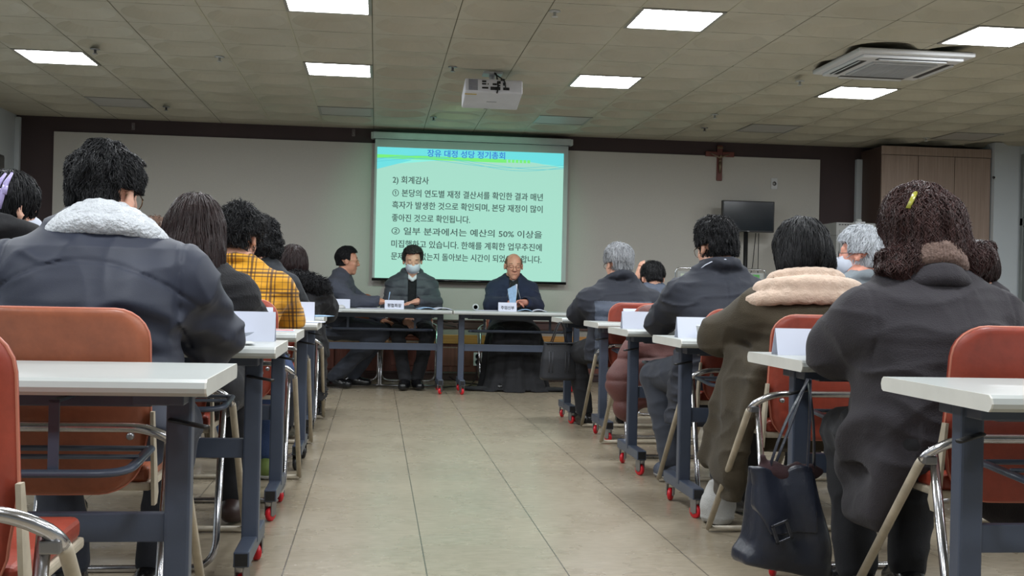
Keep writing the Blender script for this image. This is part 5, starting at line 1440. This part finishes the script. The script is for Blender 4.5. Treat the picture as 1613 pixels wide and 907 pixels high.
chair('r', 1.562, 3.74, 'folding chair under the olive coat with shearling collar')
chair('r', 2.66, 3.88, 'empty folding chair at the picture edge beyond the charcoal coat')
chair('r', 1.605, 2.59, 'folding chair under the charcoal wool coat, its back above the nearest table')

# ------------------------------------------------------------------ name cards, papers, booklets
def tent(x, y, w, h, label, rotz=0.0, body=None, front=-1, z=.72, group='folded name cards'):
    """folded card standing as a tent; writing on the face towards front"""
    c_ = thing('name_card', label, 'name card', (x, y, z), rotz, group)
    d = .028
    for s_ in (-1, 1):
        sl = [(s_ * d, 0), (s_ * (d + .0012), 0), (s_ * .0012, h), (0, h)]
        MB().prism(sl, 'X', -w / 2, w / 2).build('flap', M['paper'], c_)
    if body:
        ang = math.atan2(d, h)
        m4 = Matrix.Translation((-w * .36, -(d * .74 + .0028), h * .26)) @ Matrix.Rotation(PI / 2 - ang, 4, 'X')
        text_mesh(body, 'lettering', M['ink'], width=w * .72, height=h * .46, parent=c_, M4=m4, bold=.02)
    return c_
def sheet(x, y, w, d, rotz, label, z=.7206, mat='paper', cat='paper', name='paper_sheet', n=3, curl=0.0):
    s_ = thing(name, label, cat, (x, y, z), rotz, 'loose papers on the tables')
    for k in range(n):
        mb = MB(); vs = []; fs = []; N = 10; th = .0008
        for i in range(N + 1):
            u = i / N; zz = k * .0011 + curl * (u ** 3)
            a = .01 * k
            vs += [(-w / 2 + w * u + a, -d / 2, zz), (-w / 2 + w * u + a, d / 2, zz), (-w / 2 + w * u + a, d / 2, zz + th), (-w / 2 + w * u + a, -d / 2, zz + th)]
            if i:
                b = (i - 1) * 4
                for q in range(4): fs.append((b + q, b + (q + 1) % 4, b + 4 + (q + 1) % 4, b + 4 + q))
        fs += [(0, 1, 2, 3), (N * 4, N * 4 + 3, N * 4 + 2, N * 4 + 1)]
        mb.add(vs, fs).build('sheet', M[mat], s_)
    mb = MB()
    for k in range(9): mb.box((-w / 2 + .04, -d / 2 + .03 + k * (d - .06) / 9, (n - 1) * .0011 + .0009), (w / 2 - .05 - (k % 3) * .02, -d / 2 + .033 + k * (d - .06) / 9, (n - 1) * .0011 + .00105))
    if not curl: mb.build('printed_lines', simple('print_grey', (120, 124, 134), .8), s_)
    return s_
def booklet(x, y, w, d, rotz, label, cover='ink'):
    b_ = thing('open_booklet', label, 'booklet', (x, y, .7206), rotz, 'open booklets')
    prof = lambda s_: [(s_ * w * .5 * u, .004 + .020 * math.sin(PI * min(1, u * 1.02)) ** .8 * (1 - .35 * u)) for u in [k / 12 for k in range(13)]]
    for s_ in (-1, 1):
        top_ = prof(s_); poly = top_ + [(a, max(0.0, b - .006) if 0 < i < 12 else 0.001) for i, (a, b) in reversed(list(enumerate(top_)))]
        MB().prism([(a, b) for a, b in poly], 'Y', -d / 2, d / 2).build('pages', M['paper'] if s_ > 0 else M['paper_blue'], b_)
    MB().box((-w / 2 - .004, -d / 2 - .003, 0), (w / 2 + .004, d / 2 + .003, .0018)).build('cover', M[cover], b_)
    return b_
def T(px, py):   # point on the table tops at a photo pixel
    d = _f + _r2 * ((px - 806.5) / F_PX) - _u2 * ((py - 453.5) / F_PX)
    return Vector((0, 0, CAM_H)) + d * ((.72 - CAM_H) / d.z)
# head tables (writing towards the room)
tent(at_Y(535.5, 484, 9.86).x, 9.86, .170, .078, 'blank white name card in front of the suited man in profile')
tent(at_Y(621, 486, 9.84).x, 9.84, .165, .078, 'white name card in front of the masked man', body='평협회장')
tent(at_Y(799, 491, 9.82).x, 9.82, .160, .078, 'white name card in front of the cassock', body='주임신부')
booklet(at_Y(683, 486, 10.02).x, 10.02, .30, .20, .12, 'open booklet beside the hand of the masked man')
booklet(at_Y(838, 490, 10.02).x, 10.02, .26, .20, -.1, 'open booklet beside the hand of the bespectacled priest')
sheet(at_Y(582, 487, 10.0).x, 10.0, .22, .16, .2, 'thin leaflet by the pen of the suited man', n=4)
sheet(at_Y(765, 491, 9.95).x, 9.95, .19, .14, -.1, 'flat dark-edged leaflet between the head tables and the cassock', n=5)
# dome gadget and small bits
g_ = thing('tape_roll', 'translucent round tape roll standing on the table beside the seam of the head tables', 'tape roll', (at_Y(749, 484, 9.98).x, 9.98, .72))
MB().lathe([(.018, -.012), (.030, -.012), (.030, .012), (.018, .012), (.018, -.012)], 26, 'Y', (0, 0, .030)).build('ring', simple('tape_clear', (176, 184, 182), .25), g_)
MB().lathe([(.0155, -.011), (.018, -.011), (.018, .011), (.0155, .011), (.0155, -.011)], 26, 'Y', (0, 0, .030)).build('core', M['offwhite'], g_)
mo = thing('computer_mouse', 'small white rounded mouse before the blank name card', 'mouse', (at_Y(537, 486, 9.80).x, 9.77, .72))
MB().lathe([(0, .030), (.02, .028), (.034, .018), (.038, .006), (.036, 0), (0, 0)], 20).build('shell', M['white'], mo)
MB().box((-.003, .004, .026), (.003, .022, .0315), bev=.001).build('wheel', M['offwhite'], mo)
# the sheet held up by the priest
ps = thing('held_paper', 'pale blue and white paper held upright in front of the cassock', 'paper', (at_Y(806, 478, 10.02).x, 10.0, .77))
ps.rotation_euler.z = .25
MB().prism([(-.018, 0), (.035, 0), (.042, .125), (.030, .185), (-.045, .145)], 'Y', -.0008, .0008).build('sheet', M['paper_blue'], ps)
MB().prism([(.008, .0), (.036, 0), (.050, .19), (.036, .192)], 'Y', .004, .0055).build('fold', M['paper'], ps)
# aisle tables
def card_at(px, py, Y, w, h, label, rz=0.0): 
    p = at_Y(px, py, Y); return tent(p.x, Y, w, h, label, rz)
card_at(388, 515, 3.74, .185, .095, 'large blank white name card beside the navy sleeve')
card_at(407, 503, 4.70, .115, .092, 'blank white card by the red-printed envelope')
card_at(480, 490, 5.92, .10, .10, 'blank white card beyond the plaid shirt on the black-castered table')
p = T(385, 528); sheet(p.x - .03, 3.60, .15, .21, -.35, 'loose white sheet curling beside the navy sleeve', n=2, curl=.03)
p = T(376, 536); sheet(p.x - .05, 3.50, .15, .14, .2, 'grey booklet by the navy sleeve', mat='offwhite', n=6)
p = at_Y(440, 522, 4.60)
en = thing('envelope', 'white envelope with a red printed panel on the table end', 'envelope', (p.x, 4.60, .72), .05)
MB().box((-.09, -.055, 0), (.06, .055, .004), bev=.001).build('paper', M['paper'], en)
MB().box((-.04, -.045, .004), (.055, .045, .0046)).build('red_panel', simple('print_red', (196, 84, 74), .6, 0, .3, 60), en)
p = T(487, 506); sheet(p.x - .02, 5.80, .17, .20, .1, 'white sheets near the table end beyond the plaid shirt', n=3)
p = T(497, 499); sheet(p.x - .04, 6.95, .17, .20, .35, 'papers with a bluish edge near the curly-haired person', n=5, mat='paper_blue')
p = T(515, 491); sheet(p.x - .05, 8.20, .18, .22, -.2, 'stack of printed papers by the furry black hood', n=6)
card_at(1000, 492, 6.98, .15, .085, 'blank white card on the table with the maroon coat')
card_at(1001, 506, 5.72, .145, .088, 'blank white card between maroon coat and plain navy coat')
card_at(1093, 514, 4.66, .150, .086, 'blank white card beside the olive sleeve')
card_at(1257, 541, 3.42, .150, .082, 'blank white card beside the charcoal sleeve above the handbag')
p = T(893, 500); sheet(p.x + .10, 7.80, .20, .24, .1, 'white papers spread before the silver-haired man', n=4)
p = T(970, 500); sheet(p.x + .02, 6.9, .16, .18, -.3, 'small stack of white papers on the table end before the maroon coat', n=6)
p = at_Y(1350, 570, 3.25); sheet(p.x, 3.27, .18, .20, .3, 'papers under the charcoal sleeve', n=5)
cup = thing('paper_cup', 'white paper cup lying beside the olive sleeve', 'cup', (at_Y(1110, 522, 4.55).x, 4.56, .7205))
MB().lathe([(0, 0), (.024, 0), (.033, .052), (.0345, .054), (.0315, .052), (.0225, .003), (0, .003)], 22).build('wall', M['white'], cup)
MB().lathe([(.033, .051), (.0355, .0525), (.033, .054)], 22).build('rim', M['paper'], cup)

# ------------------------------------------------------------------ bags
LEATHER = simple('leather_black_blue', (34, 38, 50), .34, 0, .25, 9, .35, 60)
hb_ = thing('handbag', 'black leather handbag with square buckle hanging from the table corner', 'handbag', (1.145, 3.06, 0), .12)
_bl = loft([(.150, .0, 0, .132, .050), (.156, .0, 0, .138, .057), (.18, .0, 0, .138, .060), (.22, -.0, 0, .128, .058), (.30, .005, 0, .104, .046), (.38, .012, 0, .084, .032), (.418, .014, 0, .080, .022)], 5.0)
def BAGL(P):
    Q = P.copy(); Q[:, 2] = Q[:, 2] + np.clip((.36 - Q[:, 2]) / .2, 0, 1) * .20 * (Q[:, 0] + .05); return _bl(Q)
BAGL.lo, BAGL.hi = _bl.lo - .04, _bl.hi + .04
def bagd(P): return .009 * np.sin(P[:, 0] * 44 + P[:, 2] * 12 + 1) * np.clip((P[:, 2] - .17) / .06, 0, 1) + .014 * (vnoise(P, (20, 14, 8), 3) - .5)
g = warp(BAGL, bagd, .02)
sdf_obj('body', g, .005, LEATHER, hb_)
fl_ = minus(inter(inflate(warp(BAGL, bagd, .02), .006),
      half((0, 1, 0), (0, -.008, 0)), half((-.70, 0, -.35), (-.075, 0, .262)), half((1, 0, 0), (.070, 0, 0)), half((.0, 0, -1), (0, 0, .250))))
sdf_obj('flap', fl_, .004, LEATHER, hb_)
bk = Matrix.Translation((-.045, -.078, .262)) @ Matrix.Rotation(-.35, 4, 'Y')
mb = MB()
for (a, b, c, d) in ((-.026, .026, .020, .028), (-.026, .026, -.028, -.020), (-.026, -.016, -.028, .028), (.016, .026, -.028, .028)): mb.box((a, -.004, c), (b, .004, d), bev=.0015, mat=bk, seg=1)
mb.build('buckle', simple('buckle_gunmetal', (52, 54, 62), .25, .4), hb_)
mb = MB()
for pts in ([(-.06, -.01, .40), (-.02, -.02, .54), (.062, -.01, .672)], [(-.035, .015, .40), (.02, .01, .54), (.064, .0, .672)], [(.05, -.03, .36), (.060, -.025, .52), (.066, -.012, .672)], [(.085, -.01, .40), (.082, -.01, .54), (.068, .004, .672)]):
    mb.tube(fillet(pts, .08, 6), .0085, 8, flat=(.25, 1.0))
mb.build('strap', LEATHER, hb_)
g = warp(union([ell((-.045, 0, .415), (.035, .022, .030)), (ell((.0, 0, .405), (.045, .025, .022)), .02), (cap((-.055, 0, .42), (-.068, 0, .455), .014, .008), .01), (cap((.01, 0, .41), (.035, -.005, .43), .02, .012), .01), (ell((.07, 0, .41), (.045, .02, .022)), .02)], .01), lambda P: .008 * (vnoise(P, 50, 2) - .5), .01)
sc_ = sdf_obj('maroon_scarf', g, .004, fabric('scarf_maroon', (52, 30, 34)), None)
sc_.location = hb_.location; sc_.rotation_euler.z = .12; sc_.name = 'scarf'; tag(sc_, 'dark maroon scarf bunched in the mouth of the leather handbag', 'scarf')
tt = thing('tote_bag', 'black structured tote bag hanging at the table end beside the silver-haired man', 'bag', (1.235, 7.585, 0))
TOTE = simple('tote_black', (30, 32, 38), .5, 0, .2, 12, .2, 80)
g = loft([(.305, 0, 0, .108, .05), (.32, 0, 0, .125, .058), (.45, 0, 0, .115, .055), (.555, 0, 0, .098, .04), (.56, 0, 0, .094, .03)], 4.0)
sdf_obj('body', g, .0055, TOTE, tt)
mb = MB()
for x in (-.06, .05): mb.tube([(x - .012, -.062, .36), (x - .012, -.060, .50), (x + .012, -.060, .50), (x + .012, -.062, .36)], .0022, 6, closed=True)
mb.build('stitched_trim', simple('trim_grey', (70, 72, 78), .5), tt)
for y in (-.035, .035):
    MB().tube(fillet([(-.055, y, .54), (-.015, y, .66), (.01, y * .5, .705), (.035, y, .66), (.055, y, .54)], .06, 6), .008, 8, flat=(.5, 1.2)).build('handle', TOTE, tt)
MB().box((-.098, -.057, .553), (.098, .057 - .02, .560), bev=.002).build('top_edge', simple('trim_dark', (44, 46, 52), .5), tt)
# maroon padded coat over the chair back
g = union([rbox((1.68, 6.20, .60), (.21, .075, .20), .07), (cap((1.44, 6.16, .60), (1.36, 6.14, .42), .075, .085), .06), (cap((1.355, 6.12, .40), (1.37, 6.10, .27), .078, .06), .05), (cap((1.37, 6.10, .28), (1.38, 6.10, .21), .05, .015), .04), (cap((1.50, 6.18, .78), (1.86, 6.18, .82), .05, .05), .06), (rbox((1.62, 6.10, .42), (.20, .05, .14), .05), .06)], .05)
dc = lambda P: .016 * np.abs(np.sin((P[:, 2] - .06 * P[:, 0]) * PI / .115)) ** .5 - .010 + .012 * (vnoise(P, 12, 4) - .5)
mc = sdf_obj('padded_coat', warp(g, dc, .03), .007, fabric('padded_maroon', (92, 50, 46), .6, 200, .3, .12, .05, 9))
tag(mc, 'maroon quilted padded coat draped over a folding chair back', 'coat')
# white cloth bag on the floor
g = warp(loft([(.0, 0, 0, .055, .05), (.02, 0, 0, .07, .06), (.10, 0, 0, .066, .055), (.16, .01, 0, .045, .035), (.175, .02, 0, .03, .02)], 2.2), lambda P: .012 * (vnoise(P, 26, 4) - .5), .02)
wb = sdf_obj('cloth_bag', g, .005, fabric('cloth_bag_white', (176, 176, 174), .9, 200, .4, .1)); 
wb.location = (1.36, 4.36, .006); tag(wb, 'small white cloth bag on the floor below the olive coat', 'bag')
# cables on the floor by the back wall
for k, (pts, lb) in enumerate((([(.62, 10.35, .008), (.75, 10.5, .008), (.95, 10.42, .008), (1.02, 10.7, .008), (.80, 10.95, .008), (.74, 11.2, .04)], 'black cable looping on the floor between the head tables'),
                          ([(.725, 9.98, .60), (.76, 10.02, .42), (.745, 10.03, .25), (.78, 10.2, .01), (.9, 10.6, .008), (1.0, 11.15, .03), (1.02, 11.232, .24)], 'black cable hanging from the head table to the power socket'),
                          ([(.20, 11.24, .565), (.45, 11.22, .56), (.70, 11.23, .55), (.80, 11.22, .53)], 'black cable lying along the wall ledge'))):
    tag(MB().tube(fillet(pts, .12, 6), .005, 8).build('cable', M['black_plastic']), lb, 'cable', 'black cables')
